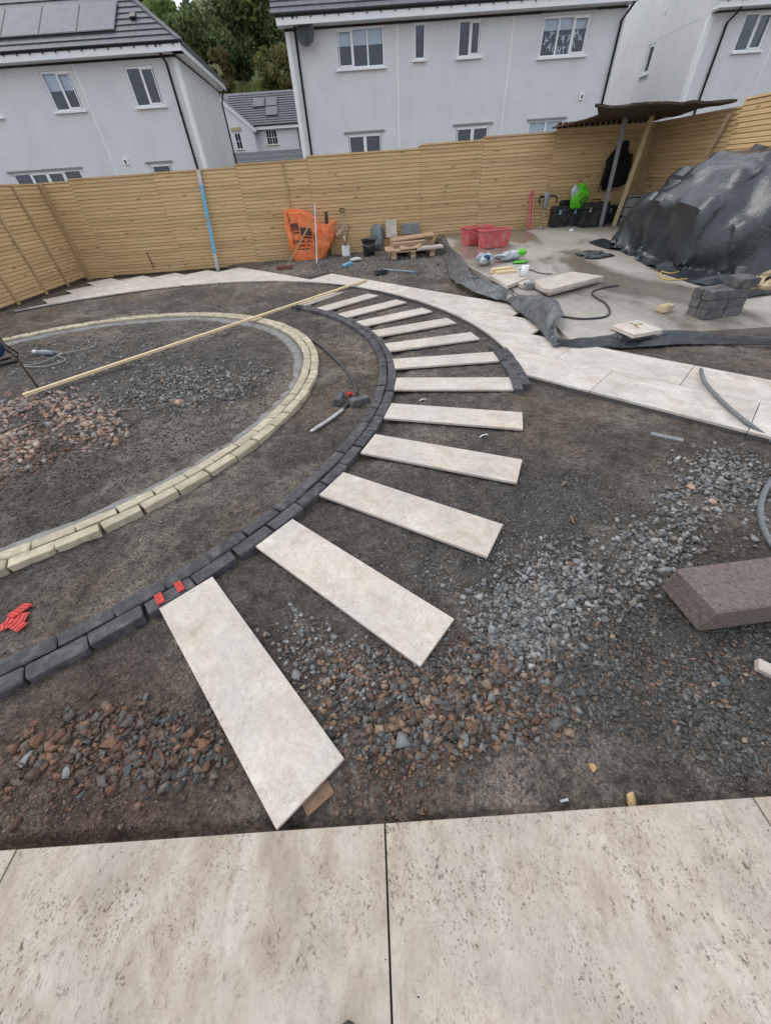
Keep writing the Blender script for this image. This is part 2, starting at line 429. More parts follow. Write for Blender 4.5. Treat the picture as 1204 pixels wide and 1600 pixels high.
def m_leaf(name, a, b):
    t = NT(name); at_ = t.new('ShaderNodeAttribute', attribute_name='col')
    sep = t.new('ShaderNodeSeparateColor'); t.L(at_.outputs['Color'], sep.inputs[0])
    t.base(t.ramp(sep.outputs[0], [(0, a), (1, b)])); t.rough(.7); t.b.inputs['Specular IOR Level'].default_value = .2
    tl = t.new('ShaderNodeBsdfTranslucent'); lk = t.b.inputs['Base Color'].links[0].from_socket; t.L(lk, tl.inputs[0]); ad = t.new('ShaderNodeAddShader'); t.L(t.b.outputs[0], ad.inputs[0]); t.L(tl.outputs[0], ad.inputs[1]); t.L(ad.outputs[0], t.out.inputs[0])
    return t.m

SOIL = m_soil(); STONE = m_stone()
PATIO = m_porcelain('patio_porcelain', 1.0, .20, .775, 40.0, 3.6, 1.9, (1.03, .995, .975)); SLABM = m_porcelain('slab_porcelain', .45, .28, 1.02, 60.0, 2.4, 3.4, (1.0, 1.005, 1.02)); PATHM = m_porcelain('path_porcelain', .35, .55, 1.06, 80.0, 2.4, 3.4, (.99, 1.015, 1.06))
DARK = M('charcoal_sett', (.080, .078, .085), .8, .42, 22, .6, 80, .006, .35, .3, dirt=((.15, .14, .13), .30, 14))
BUFF = M('buff_sett', (.49, .43, .32), .85, .22, 12, .45, 90, .004, .22, .2, dirt=((.24, .19, .12), .22, 16))
MORTAR = M('grey_mortar', (.21, .205, .195), .9, .25, 9, .5, 50, .008, dirt=((.12, .10, .085), .25, 6))
BEDM = M('dark_bedding_mortar', (.085, .08, .075), .95, .3, 14, .6, 60, .01)
FENCEW = m_wood('treated_slat', (.50, .33, .155), (.64, .46, .25), 0, True, .13)
POSTW = m_wood('treated_post', (.36, .25, .125), (.46, .33, .18), 2)
PINE = m_wood('fresh_pine', (.60, .46, .27), (.72, .59, .38), 0, False, .1)
PINEZ = m_wood('fresh_pine_upright', (.50, .38, .21), (.62, .49, .29), 2, True, .1)
PINK = m_wood('packing_board', (.42, .29, .19), (.53, .39, .27), 0, False, .2)
HARL = m_harl(); TILE = m_rooftile(); GLASS = m_glass(); CONC = m_concrete()
UPVC = M('white_upvc', (.80, .81, .82), .35, .03, 3)
BAND = M('smooth_white_band', (.80, .80, .80), .7, .05, 3, .1, 80)
SANDST = M('sandstone_lintel', (.44, .34, .20), .9, .2, 10, .3, 60)
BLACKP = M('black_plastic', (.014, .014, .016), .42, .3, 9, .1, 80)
DISHM = M('dark_dish', (.05, .052, .058), .6)
GREYTRIM = M('grey_metal_trim', (.23, .24, .26), .5, .15, 8)
SOLAR = M('solar_cell', (.15, .153, .18), .5, .12, 2, spec=.15); SOLARF = M('solar_frame', (.03, .032, .04), .4)
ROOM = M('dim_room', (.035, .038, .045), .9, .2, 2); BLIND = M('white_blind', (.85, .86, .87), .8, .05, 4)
TARP = m_sheet('dark_tarpaulin', (.012, .016, .021), (.024, .031, .040), .26, .22, 6, ((.075, .09, .105), .28), .7)
DPM = m_sheet('dusty_membrane', (.032, .037, .043), (.085, .093, .102), .28, .55, 6, ((.17, .17, .165), .55), .7)
DPMD = m_sheet('wet_membrane', (.014, .017, .02), (.035, .042, .05), .3, .5, 6, ((.14, .14, .135), .4), .6)
ORANGE = m_sheet('orange_woven_sack', (.72, .13, .03), (.86, .24, .085), .55, .55, 8, ((.84, .40, .22), .7), .3)  # peach patches paint the lighter sheen of the sack into its colour
INK = M('black_print', (.085, .045, .038), .7, .2, 20); STRAP = M('dark_strap', (.05, .02, .015), .8)
METAL = M('dull_steel', (.42, .42, .42), .42, .2, 30, .1, 80, .002, metal=.7); RUST = M('rusty_iron', (.075, .045, .028), .8, .4, 30, .5, 120, .003)
BLUEP = M('blue_paint', (.12, .36, .56), .5, .15, 10, dirt=((.34, .33, .31), .35, 14)); BLUE = M('blue_enamel', (.028, .07, .19), .38, .2, 8, dirt=((.12, .12, .13), .2, 20))
PINKCR = M('faded_red_plastic', (.55, .10, .11), .55, .15, 5, .1, 40, dirt=((.50, .30, .28), .34, 8)); RED = M('red_plastic', (.50, .03, .024), .5, .25, 30, .2, 90, dirt=((.20, .09, .07), .22, 40))
HOSE = M('grey_hose', (.135, .145, .155), .5, .15, 30, dirt=((.25, .23, .2), .2, 30)); HOSED = M('dark_hose', (.03, .032, .036), .5, .2, 30, dirt=((.13, .12, .11), .3, 30))
WHITECORD = M('pale_cord', (.24, .24, .23), .6, .15, 20); YELCORD = M('yellow_cord', (.50, .34, .07), .6)
BROWNST = M('mauve_brown_stone', (.18, .138, .122), .88, .22, 40, .9, 110, .008, dirt=((.07, .052, .045), .42, 75))
RUBBER = M('black_rubber', (.022, .023, .025), .75, .3, 12, .2, 50, dirt=((.13, .13, .13), .3, 8)); GREYPOLY = M('dusty_polythene', (.17, .19, .20), .35, .3, 8, .4, 12, .03)
WHITE = M('glazed_white', (.75, .75, .74), .2, .06, 12); GLOVE = M('pale_fabric', (.50, .50, .48), .9, .25, 20, .4, 60)
GREENB = M('green_bag', (.10, .50, .02), .4, .2, 6, .5, 9, .03); CLEARB = M('milky_bag', (.44, .48, .53), .35, .3, 9, .9, 16, .05)
BOXM = M('tool_box_plastic', (.02, .021, .024), .5, .3, 8, dirt=((.10, .10, .10), .3, 9)); CLOTHD = M('black_cloth', (.008, .008, .009), .95, .3, 20, .5, 60)
PLY = M('rusty_board', (.115, .062, .038), .85, .35, 5, .3, 30, .01, dirt=((.05, .035, .028), .45, 4)); PLYD = M('dark_felted_board', (.060, .046, .036), .95, .35, 6, .7, 16, .02, dirt=((.12, .09, .06), .3, 8))
CARD = M('cardboard', (.36, .235, .15), .85, .15, 8); BRICKR = M('red_brick', (.16, .07, .05), .9, .3, 20, .4, 70); GREYST = M('grey_block', (.20, .205, .21), .9, .2, 12, .4, 60)
GOLDST = M('golden_stone', (.40, .27, .135), .85, .4, 45, .8, 60, .008); SHOE = M('brown_shoe_leather', (.05, .035, .028), .6, .3, 20)
BARK = M('bark', (.06, .048, .036), .95, .4, 8, .6, 20); OCHRE = M('buff_offcut', (.46, .36, .23), .85, .2, 14, .3, 60, rnd=.25)

# ------------------------------------------------------------------ ground sheet
def axis_coords(parts):
    out = []
    for a, b, st in parts: out += list(np.arange(a, b, st))
    out.append(parts[-1][1]); return np.array(out)
xs = axis_coords([(-400, -60, 40), (-60, -12, 6), (-12, -8, .4), (-8, -3.2, .05), (-3.2, 3.6, .022), (3.6, 8, .05), (8, 12, .4), (12, 60, 6), (60, 400, 40)])
ys = axis_coords([(-400, -40, 40), (-40, -4, 4), (-4, .1, .4), (.1, 2.8, .018), (2.8, 6.5, .032), (6.5, 12.2, .06), (12.2, 16, .5), (16, 60, 4), (60, 400, 40)])
GXm, GYm = np.meshgrid(xs, ys)
gx, gy = GXm.ravel(), GYm.ravel()
gz = ground_z(gx, gy)
far = np.maximum(np.abs(gx) - 8.5, np.maximum(gy - 12.6, -gy - 1)); gz = np.where(far > 0, -0.1 + macro(gx, np.clip(gy, 0, 12)) * (gy > 0) , gz)
rr = np.hypot(gx - CX, gy - CY)
brown = sst(.42, .62, fbm(gx * .9, gy * .9, 4, 3.3)); dark = sst(.4, .65, fbm(gx * 1.7, gy * 1.7, 4, 8.8)); dry = sst(.5, .72, fbm(gx * 2.1, gy * 2.1, 4, 13.1))
def blob(px, py, rad, z=-.05):
    p = on_z(px, py, z); return np.exp(-((gx - p.x) ** 2 + (gy - p.y) ** 2) / (rad * rad))
red = np.clip(blob(130, 1160, .38) + blob(300, 1220, .35) + blob(620, 1150, .3) + blob(20, 1240, .3) + .6 * blob(740, 1100, .25), 0, 1)
slate = np.clip(blob(650, 800, .5) + blob(850, 760, .55) + blob(780, 860, .4) + blob(1000, 1050, .4) + blob(1150, 1060, .35) + blob(200, 590, 1.1) + blob(60, 570, .9) + .8 * blob(330, 570, .7), 0, 1)
mud = np.clip(blob(760, 1200, .28) + blob(900, 1210, .22) + blob(1060, 1170, .2) + blob(600, 1250, .15), 0, 1) * sst(.35, .6, fbm(gx * 5, gy * 5, 3, 1.1))
c0 = np.array([.090, .078, .067])[None, :] * np.ones((len(gx), 1))
def lay(c, w, col): return c * (1 - w[:, None]) + np.array(col)[None, :] * w[:, None]
c0 = lay(c0, brown * .8, (.112, .086, .064)); c0 = lay(c0, dark * .6, (.050, .047, .045)); c0 = lay(c0, dry * .6, (.165, .145, .124))
c0 = lay(c0, np.clip(slate, 0, 1) * .7, (.056, .057, .058)); c0 = lay(c0, red * .7, (.085, .055, .040)); c0 = lay(c0, mud * .9, (.185, .158, .138))
nx, ny = len(xs), len(ys)
ii = (np.arange(ny - 1)[:, None] * nx + np.arange(nx - 1)[None, :]).ravel()
c0 = np.clip(c0 * np.array([1.20, 1.165, 1.12]), 0, 1)
gq = np.stack([ii, ii + 1, ii + nx + 1, ii + nx], 1)
ground = link('ground', np_mesh('ground', np.stack([gx, gy, gz], 1), gq, SOIL, c0, True)); tag(ground, kind='structure')

# ------------------------------------------------------------------ crushed stone, rubble and grit
def hull_protos(n, seed, flat=1.0, npt=8):
    rg = np.random.default_rng(seed); out = []
    while len(out) < n:
        p = rg.normal(size=(npt, 3)); p /= np.linalg.norm(p, axis=1)[:, None]; p *= rg.uniform(.72, 1.0, (npt, 1)); p *= np.array([1.0, rg.uniform(.62, .9), rg.uniform(.5, .8) * flat])
        bm = bmesh.new(); vs = [bm.verts.new(v) for v in p]
        bmesh.ops.convex_hull(bm, input=vs); bmesh.ops.delete(bm, geom=[v for v in bm.verts if not v.link_faces], context='VERTS')
        bm.verts.index_update(); bmesh.ops.triangulate(bm, faces=bm.faces[:])
        V = np.array([v.co[:] for v in bm.verts]); T = np.array([[v.index for v in f.verts] for f in bm.faces]); bm.free(); out.append((V, T))
    return out
PROTO = hull_protos(26, 3); PROTOF = hull_protos(16, 4, .6)
PAL = {'light': [(.23, .23, .228), (.18, .182, .182), (.29, .286, .278), (.135, .137, .137), (.20, .172, .15), (.11, .11, .108)],
       'mid': [(.165, .165, .16), (.215, .215, .21), (.125, .125, .12), (.26, .257, .248), (.20, .15, .115)],
       'dark': [(.074, .074, .071), (.098, .097, .093), (.058, .057, .055), (.13, .128, .122), (.105, .084, .066)],
       'brown': [(.17, .10, .068), (.13, .08, .056), (.21, .13, .09), (.105, .08, .066), (.10, .10, .098), (.24, .175, .125), (.16, .162, .16)],
       'rust': [(.155, .085, .055), (.12, .07, .048), (.19, .11, .072), (.105, .072, .054), (.10, .09, .08), (.14, .11, .09)],
       'pink': [(.36, .24, .185), (.30, .20, .15), (.40, .31, .25), (.22, .19, .17), (.27, .25, .24), (.27, .165, .12)],
       'soil': [(.075, .065, .056), (.10, .082, .067), (.055, .049, .044), (.15, .135, .12)]}
class Scatter:
    def __init__(s): s.V = []; s.T = []; s.C = []; s.o = 0; s.n = 0
    def put(s, X, Y, size, pal, protos=PROTO, sink=.35, seed=0):
        rg = np.random.default_rng(seed); n = len(X)
        if n == 0: return
        Z = ground_z(X, Y); pk = rg.integers(0, len(protos), n); pal = np.array(PAL[pal]); pc = pal[rg.integers(0, len(pal), n)] * rg.uniform(.75, 1.2, (n, 1))
        yaw = rg.uniform(0, 6.283, n); tilt = rg.normal(0, .35, n); ta = rg.uniform(0, 6.283, n)
        for k in range(len(protos)):
            sel = np.where(pk == k)[0]
            if len(sel) == 0: continue
            pv, pt = protos[k]
            cy, sy = np.cos(yaw[sel]), np.sin(yaw[sel]); P_ = pv[None] * (size[sel] / 2)[:, None, None]
            x = P_[..., 0] * cy[:, None] - P_[..., 1] * sy[:, None]; y = P_[..., 0] * sy[:, None] + P_[..., 1] * cy[:, None]; z = P_[..., 2]
            ct, st_ = np.cos(ta[sel])[:, None], np.sin(ta[sel])[:, None]; u = x * ct + y * st_; w = -x * st_ + y * ct
            c2, s2 = np.cos(tilt[sel])[:, None], np.sin(tilt[sel])[:, None]; u, z = u * c2 - z * s2, u * s2 + z * c2
            x = u * ct - w * st_; y = u * st_ + w * ct
            hz = -z.min(1); zz = Z[sel] + hz - sink * size[sel] * .5
            V = np.stack([x + X[sel][:, None], y + Y[sel][:, None], z + zz[:, None]], -1)
            T = pt[None] + (np.arange(len(sel)) * len(pv))[:, None, None] + s.o
            s.V.append(V.reshape(-1, 3)); s.T.append(T.reshape(-1, 3)); s.C.append(np.repeat(pc[sel], len(pv), 0)); s.o += len(sel) * len(pv); s.n += len(sel)
    def build(s, name, label):
        if not s.V: return
        o = link(name, np_mesh(name, np.concatenate(s.V), np.concatenate(s.T), STONE, np.concatenate(s.C)))
        tag(o, label, 'stones' if 'grit' not in name else 'grit', kind='stuff'); return o
def allowed(X, Y):
    r = np.hypot(X - CX, Y - CY); s, n = gridco(X, Y)
    bad = in_poly(X, Y, SLAB) | (Y < .18) | ((r > 5.41) & (n > -.62) & (n < .62) & (Y < 6)) | ((r > 5.41) & (n < 1.25) & (n > -.62)) | ((r > 5.41) & (X < -3.5) & (n < 1.25))
    bad |= (r > 5.41) & (n > 1.1) & (n < 1.84) & (s > -6.7) & (s < -1.7)
    bad |= (np.abs(r - 3.955) < .13) | (np.abs(r - 3.03) < .2) | (Y > 11.8) | (X < -7.6)
    return ~bad
def px_region(poly, z=-.05): return [tuple(on_z(p[0], p[1], z)[:2]) for p in poly]
def sample(poly, n, seed, soft=.06, clump=0.0):
    rg = np.random.default_rng(seed); w = px_region(poly); a = np.array(w); lo, hi = a.min(0) - .05, a.max(0) + .05
    X = np.empty(0); Y = np.empty(0)
    while len(X) < n:
        x = rg.uniform(lo[0], hi[0], n * 4); y = rg.uniform(lo[1], hi[1], n * 4); k = in_poly(x, y, w)
        if clump: k &= fbm(x * 4.5, y * 4.5, 3, seed * 1.3) > rg.uniform(.5 - clump * .25, .5 + clump * .12, len(x))
        X = np.r_[X, x[k]]; Y = np.r_[Y, y[k]]
    X = X[:n] + rg.normal(0, soft, n); Y = Y[:n] + rg.normal(0, soft, n); k = allowed(X, Y); return X[k], Y[k]
def sizes(n, lo, hi, seed): return lo + (hi - lo) * np.random.default_rng(seed).beta(1.3, 2.6, n)
grav = Scatter(); rub = Scatter(); shale = Scatter(); pinks = Scatter(); grit = Scatter(); farg = Scatter()
def lay_stones(S, poly, n, lo, hi, pal, seed, soft=.05, clump=.6, sink=.35, protos=PROTO):
    X, Y = sample(poly, n, seed, soft, clump); S.put(X, Y, sizes(len(X), lo, hi, seed + 1), pal, protos, sink, seed + 2)
# pale gravel band from the path down to the near slabs
lay_stones(grav, [(1060, 715), (1160, 705), (1204, 760), (1180, 830), (1060, 850), (1030, 780)], 900, .024, .085, 'light', 11, .07)
lay_stones(grav, [(900, 850), (1080, 800), (1100, 850), (980, 930), (900, 1000), (800, 1000), (780, 930), (840, 880)], 1300, .022, .085, 'light', 12, .07)
lay_stones(grav, [(780, 930), (930, 900), (940, 990), (880, 1040), (740, 1010), (680, 1000), (710, 950)], 1000, .024, .088, 'light', 13, .05)
lay_stones(grav, [(640, 890), (800, 830), (900, 850), (860, 960), (720, 960)], 700, .010, .045, 'mid', 14, .06)
lay_stones(grav, [(840, 750), (1060, 700), (1120, 860), (900, 880)], 900, .006, .024, 'mid', 15, .1)
# mixed brown and grey rubble by the second slab
lay_stones(rub, [(500, 1010), (640, 1040), (700, 1000), (880, 1040), (900, 1150), (760, 1190), (600, 1200), (540, 1160), (470, 1080)], 1500, .022, .075, 'brown', 21, .04, .4)
lay_stones(rub, [(520, 1030), (700, 1020), (880, 1050), (860, 1160), (640, 1190), (540, 1150)], 1000, .020, .070, 'dark', 22, .05, .4)
lay_stones(rub, [(430, 960), (560, 1000), (650, 1060), (560, 1120), (480, 1080)], 420, .018, .06, 'mid', 23, .06, .4)
lay_stones(rub, [(40, 1130), (220, 1120), (330, 1150), (350, 1200), (200, 1220), (30, 1210)], 560, .022, .085, 'rust', 24, .05, .4)
lay_stones(rub, [(40, 1130), (330, 1130), (360, 1210), (200, 1220), (30, 1210)], 190, .02, .08, 'dark', 25, .05, .4)
lay_stones(rub, [(0, 1200), (350, 1190), (420, 1290), (100, 1310), (0, 1310)], 700, .008, .03, 'rust', 26, .05, .3)
lay_stones(rub, [(540, 1190), (680, 1190), (660, 1270), (520, 1270)], 240, .012, .045, 'rust', 27, .04, .3)
# dark slaty spoil on the right
lay_stones(shale, [(840, 1020), (1000, 940), (1204, 960), (1204, 1190), (1060, 1170), (880, 1150)], 5200, .012, .066, 'dark', 31, .05, .3, .35, PROTOF)
lay_stones(shale, [(880, 1040), (1204, 1000), (1204, 1180), (960, 1150)], 260, .016, .05, 'brown', 32, .05, .3)
lay_stones(shale, [(1000, 1150), (1204, 1150), (1204, 1250), (1080, 1260), (960, 1200)], 700, .008, .036, 'dark', 33, .04, .5, .35, PROTOF)
lay_stones(shale, [(640, 1160), (960, 1170), (900, 1260), (600, 1270)], 420, .006, .03, 'dark', 34, .05, .8, .4, PROTOF)
lay_stones(shale, [(800, 990), (900, 940), (1010, 920), (1040, 990), (960, 1080), (860, 1110), (800, 1080)], 1700, .012, .060, 'dark', 35, .05, 0, .35)
lay_stones(shale, [(820, 1000), (1000, 940), (1204, 990), (1204, 1180), (900, 1130)], 2600, .010, .050, 'dark', 36, .06, 0, .4, PROTOF)
lay_stones(shale, [(760, 1010), (960, 960), (1040, 1060), (860, 1130)], 330, .014, .055, 'brown', 37, .05, 0, .35)
lay_stones(rub, [(480, 1020), (660, 1040), (880, 1050), (860, 1160), (640, 1190), (540, 1150)], 900, .010, .034, 'rust', 28, .05, 0, .5)
lay_stones(rub, [(560, 1060), (860, 1060), (840, 1140), (640, 1180), (560, 1140)], 170, .06, .105, 'brown', 29, .03, 0, .5)
lay_stones(rub, [(40, 1130), (220, 1115), (340, 1150), (350, 1200), (200, 1220), (30, 1215)], 60, .06, .11, 'rust', 38, .03, 0, .5)
# pinkish and grey stones inside the ring
lay_stones(pinks, [(-40, 620), (60, 610), (170, 640), (180, 690), (120, 700), (0, 720), (-60, 700)], 900, .05, .145, 'pink', 41, .1, .4)
lay_stones(pinks, [(-40, 660), (90, 660), (110, 720), (20, 740), (-40, 740)], 300, .04, .12, 'rust', 42, .1, .5)
lay_stones(pinks, [(150, 600), (300, 570), (400, 570), (400, 620), (280, 640), (160, 630)], 1100, .03, .10, 'mid', 43, .12, .7)
lay_stones(pinks, [(220, 580), (400, 560), (430, 590), (380, 620), (250, 640)], 330, .04, .11, 'light', 47, .12, .6)
lay_stones(pinks, [(0, 540), (300, 510), (400, 520), (300, 560), (100, 590), (0, 590)], 1500, .02, .085, 'mid', 44, .2, .6)
lay_stones(pinks, [(60, 640), (400, 560), (420, 600), (260, 700), (100, 720)], 1800, .012, .05, 'dark', 45, .2, .6)
lay_stones(pinks, [(-30, 700), (150, 700), (140, 780), (-30, 800)], 500, .012, .05, 'rust', 46, .15, .5)
# gravel behind the curved path
lay_stones(farg, [(345, 410), (680, 390), (700, 440), (640, 450), (530, 432), (480, 430)], 5200, .025, .085, 'mid', 51, .25, .5)
lay_stones(farg, [(560, 395), (690, 395), (700, 430), (570, 430)], 1200, .025, .075, 'light', 52, .25, .5)
# grit over the whole site, finer towards the camera
lay_stones(grit, [(0, 1060), (300, 1000), (700, 860), (1204, 850), (1204, 1260), (0, 1310)], 9000, .004, .015, 'soil', 61, .05, .6)
lay_stones(grit, [(0, 1060), (300, 1000), (700, 860), (1204, 850), (1204, 1260), (0, 1310)], 2600, .004, .014, 'mid', 62, .05, .8)
lay_stones(grit, [(560, 720), (830, 640), (1180, 700), (1204, 880), (700, 960), (430, 900)], 7000, .006, .02, 'soil', 63, .08, .7)
lay_stones(grit, [(560, 720), (830, 640), (1180, 700), (1204, 880), (700, 960), (430, 900)], 2200, .005, .018, 'mid', 64, .08, .9)
lay_stones(grit, [(0, 900), (480, 640), (560, 700), (0, 1050)], 5000, .005, .018, 'soil', 65, .08, .6)
lay_stones(grit, [(0, 620), (470, 500), (440, 640), (0, 860)], 5000, .010, .03, 'soil', 66, .1, .6)
lay_stones(grav, [(560, 860), (700, 760), (860, 720), (1000, 700), (960, 860), (760, 960), (640, 930)], 1900, .006, .026, 'mid', 16, .1, .8)
lay_stones(grav, [(700, 830), (900, 760), (1000, 860), (800, 930)], 700, .006, .024, 'light', 17, .1, .8)
lay_stones(grit, [(0, 900), (600, 560), (560, 700), (0, 1050)], 900, .005, .016, 'mid', 67, .08, .8)
lay_stones(grit, [(460, 500), (600, 455), (780, 540), (640, 660)], 3000, .008, .024, 'soil', 68, .1, .6)
lay_stones(grit, [(0, 1060), (300, 1000), (700, 860), (1204, 850), (1204, 1260), (0, 1310)], 2600, .010, .034, 'soil', 71, .05, .9, .55)
lay_stones(grit, [(560, 720), (830, 640), (1180, 700), (1204, 880), (700, 960), (430, 900)], 2400, .012, .038, 'soil', 72, .08, .9, .55)
lay_stones(grit, [(0, 900), (480, 640), (560, 700), (0, 1050)], 1800, .010, .036, 'soil', 73, .08, .9, .55)
lay_stones(grit, [(0, 720), (470, 560), (440, 640), (0, 860)], 2600, .014, .05, 'soil', 74, .1, .9, .5)
lay_stones(grit, [(0, 500), (400, 450), (600, 470), (560, 620), (470, 520), (300, 490)], 3000, .015, .05, 'soil', 75, .1, .9, .5)
lay_stones(grit, [(460, 500), (600, 455), (780, 540), (820, 700), (640, 760)], 2400, .012, .045, 'soil', 76, .1, .9, .5)
grav.build('pale_gravel', 'spill of pale grey crushed gravel across the dark soil')
rub.build('brown_rubble', 'mixed red brown and grey rubble round the two nearest slabs')
shale.build('dark_shale', 'dark slaty spoil below the mauve stone block')
pinks.build('pinkish_rubble', 'pinkish and grey broken stone round the iron pin in the ring')
farg.build('far_gravel', 'grey gravel between the curved path and the back fence')
grit.build('grit', 'fine grit and clods strewn over the bare soil')

# ------------------------------------------------------------------ patio in front
patio = MB().box((9, 1.6, .05), (0, -.645, -.055)).build('patio', BEDM); tag(patio, kind='structure')
TW, TD = 1.245, .60
tile_me = MB().cbox((TW - .006, TD - .005, .02), .0015, (0, 0, -.01)).mesh('paving_tile', PATIO)
for i in range(-3, 4):
    for j in range(2):
        o = link('paving_tile', tile_me, patio, (-.076 + TW * (i + .5) + (0 if j == 0 else TW / 2), .168 - TD * (j + .5), 0), (0, 0, (math.pi if (i + j) % 2 else 0)))

# ------------------------------------------------------------------ curved path: cut porcelain on a grid, edged by a circle
def clip_disc(rect, rad):
    """pieces of a rectangle lying outside the disc round the pin"""
    pts = []
    for k in range(4):
        a = np.array(rect[k]); b = np.array(rect[(k + 1) % 4])
        for t in np.linspace(0, 1, 40, endpoint=False): pts.append(a + (b - a) * t)
    pts = np.array(pts); d = np.hypot(pts[:, 0] - CX, pts[:, 1] - CY); out = d > rad
    if out.all(): return [rect]
    if not out.any(): return []
    n = len(pts); st = [i for i in range(n) if out[i] and not out[i - 1]]; res = []
    for s0 in st:
        ch = []; i = s0
        while out[i % n] and len(ch) < n: ch.append(pts[i % n]); i += 1
        def cross(a, b):
            for _ in range(20):
                m = (a + b) / 2
                if np.hypot(m[0] - CX, m[1] - CY) > rad: b = m
                else: a = m
            return b
        p0 = cross(pts[s0 - 1], pts[s0]); p1 = cross(pts[i % n], pts[(i - 1) % n])
        a1 = math.atan2(p1[1] - CY, p1[0] - CX); a0 = math.atan2(p0[1] - CY, p0[0] - CX); da = (a0 - a1 + math.pi) % (2 * math.pi) - math.pi
        arc = [(CX + rad * math.cos(a1 + da * t), CY + rad * math.sin(a1 + da * t)) for t in np.linspace(0, 1, 10)]
        keep = [ch[0]] + [c for k, c in enumerate(ch[1:-1], 1) if abs(np.cross(ch[k] - ch[k - 1], ch[k + 1] - ch[k])) > 1e-7] + [ch[-1]]
        poly = [tuple(c) for c in keep] + arc
        A = abs(sum(poly[q][0] * poly[(q + 1) % len(poly)][1] - poly[(q + 1) % len(poly)][0] * poly[q][1] for q in range(len(poly)))) / 2
        if A > .004: res.append(poly)
    return res
def gpt(s, n): return (GO[0] + s * GD[0] + n * GN[0], GO[1] + s * GD[1] + n * GN[1])
yawD = math.atan2(GD[1], GD[0])
path = bpy.data.objects.new('curved_path', None); COL.objects.link(path); tag(path, kind='structure')
bed = MB(); ntile = 0
def path_z(x, y): return 0.0 + .55 * float(macro(np.array([x]), np.array([y]))[0])
for row in range(-5, 4):                            # courses of 1.2 x 0.6 slabs, half bond, left uncut on the outside
    n0 = -.6 + .6 * row; n1 = n0 + .6
    for k in range(-12, 5):
        s0 = 1.2 * k + (.6 if row % 2 else 0.0); s1 = s0 + 1.2; g = .003
        rect = [gpt(s0 + g, n0 + g), gpt(s1 - g, n0 + g), gpt(s1 - g, n1 - g), gpt(s0 + g, n1 - g)]
        cx = sum(p[0] for p in rect) / 4; cy = sum(p[1] for p in rect) / 4
        if any(p[0] < -7.62 or p[1] > 11.75 or p[0] > 9 for p in rect): continue
        if row < 0 and cx > -3.5: continue              # only the far left wing has these courses
        if row == 3 and not (-6.7 < s0 < -2.9): continue   # the outermost course ends at the tooth by the gravel
        if row == 2 and s0 > -2.3: continue
        if s0 > 3.7 or (cy < 2.0 and cx < 1): continue
        for poly in clip_disc(rect, R_PAVE):
            ang = [math.atan2(p[1] - CY, p[0] - CX) for p in poly]
            zt = path_z(cx, cy); loc = Vector((cx, cy, zt)); cs, sn = math.cos(-yawD), math.sin(-yawD)
            lp = [((p[0] - cx) * cs - (p[1] - cy) * sn, (p[0] - cx) * sn + (p[1] - cy) * cs) for p in poly]
            mb = MB().prism(lp, -.02, 0.0); cs2, sn2 = math.cos(yawD), math.sin(yawD)
            mb.v = [(v[0], v[1], v[2] + path_z(cx + v[0] * cs2 - v[1] * sn2, cy + v[0] * sn2 + v[1] * cs2) - zt) for v in mb.v]
            o = link('paving_tile', mb.mesh('paving_tile', PATHM), path, loc, (0, 0, yawD + (0))); ntile += 1
            ip = [(cx + (p[0] - cx) * 1.0, cy + (p[1] - cy) * 1.0) for p in poly]
            bed.prism([(a, b) for a, b in ip], zt - .11, zt - .021)
bed.build('bedding', BEDM, path)

# ------------------------------------------------------------------ fan of stepping slabs
FAN = [(-48.9, 0), (-40.6, 0), (-32.6, 0), (-24.7, 0), (-16.6, 0), (-8.3, 0), (.4, 0), (9.6, 0), (17.6, 0), (25.3, 0), (33.0, 0), (41.7, 0), (50.2, 0)]
OFFR = [4.66, 4.66, 4.66, 4.67, 4.66, 4.65, 4.645, 4.64, 4.63, 4.60, 4.60, 4.58, 4.58]
FLAB = ['nearest and largest-looking cream slab of the fan, its end almost touching the patio',
        'second cream slab of the fan, ringed by brown rubble, with pale chalky edges',
        'third cream slab from the patio, muddy scuffs at its kerb end',
        'fourth cream slab from the patio, lying across plain dark soil',
        'fifth cream slab from the patio, a scrap of white plastic lying below it',
        'sixth cream slab from the patio, lying just short of the short grey kerb',
        'cream slab whose outer end butts against the short grey sett kerb',
        'cream slab just beyond the one that meets the short grey kerb',
        'ninth cream slab from the patio, in the upper curve of the fan',
        'tenth cream slab from the patio, in the upper curve of the fan',
        'eleventh cream slab from the patio, third from the timber batten',
        'cream slab second from the timber batten, foreshortened at the far end of the fan',
        'farthest cream slab of the fan, mostly hidden behind the timber batten']
st_me = MB().cbox((1.2, .292, .021), .002, (0, 0, -.0105)).mesh('stepping_slab', SLABM)
dirs = [-49.6, -41.2, -33.1, -25.2, -17.2, -9.0, .7, 10.8, 18.2, 25.8, 32.6, 41.7, 50.0]
ctr = [(-.72, .72), (-.25, 1.19), (.13, 1.72), (.44, 2.29), (.66, 2.91), (.79, 3.57), (.82, 4.22), (.76, 4.89), (.60, 5.55), (.36, 6.14), (.03, 6.72), (-.39, 7.25), None]
for k in range(13):
    if ctr[k]: x, y = ctr[k]
    else: x, y = CX + OFFR[k] * math.cos(R(FAN[k][0])), CY + OFFR[k] * math.sin(R(FAN[k][0]))
    o = link('stepping_slab', st_me, None, (x, y, .003 + .35 * float(macro(np.array([x]), np.array([y]))[0])), (random.uniform(-.004, .004), random.uniform(-.004, .004), R(dirs[k]) + (math.pi if k % 2 else 0)))
    tag(o, FLAB[k], 'paving slab', 'stepping slabs of the fan')

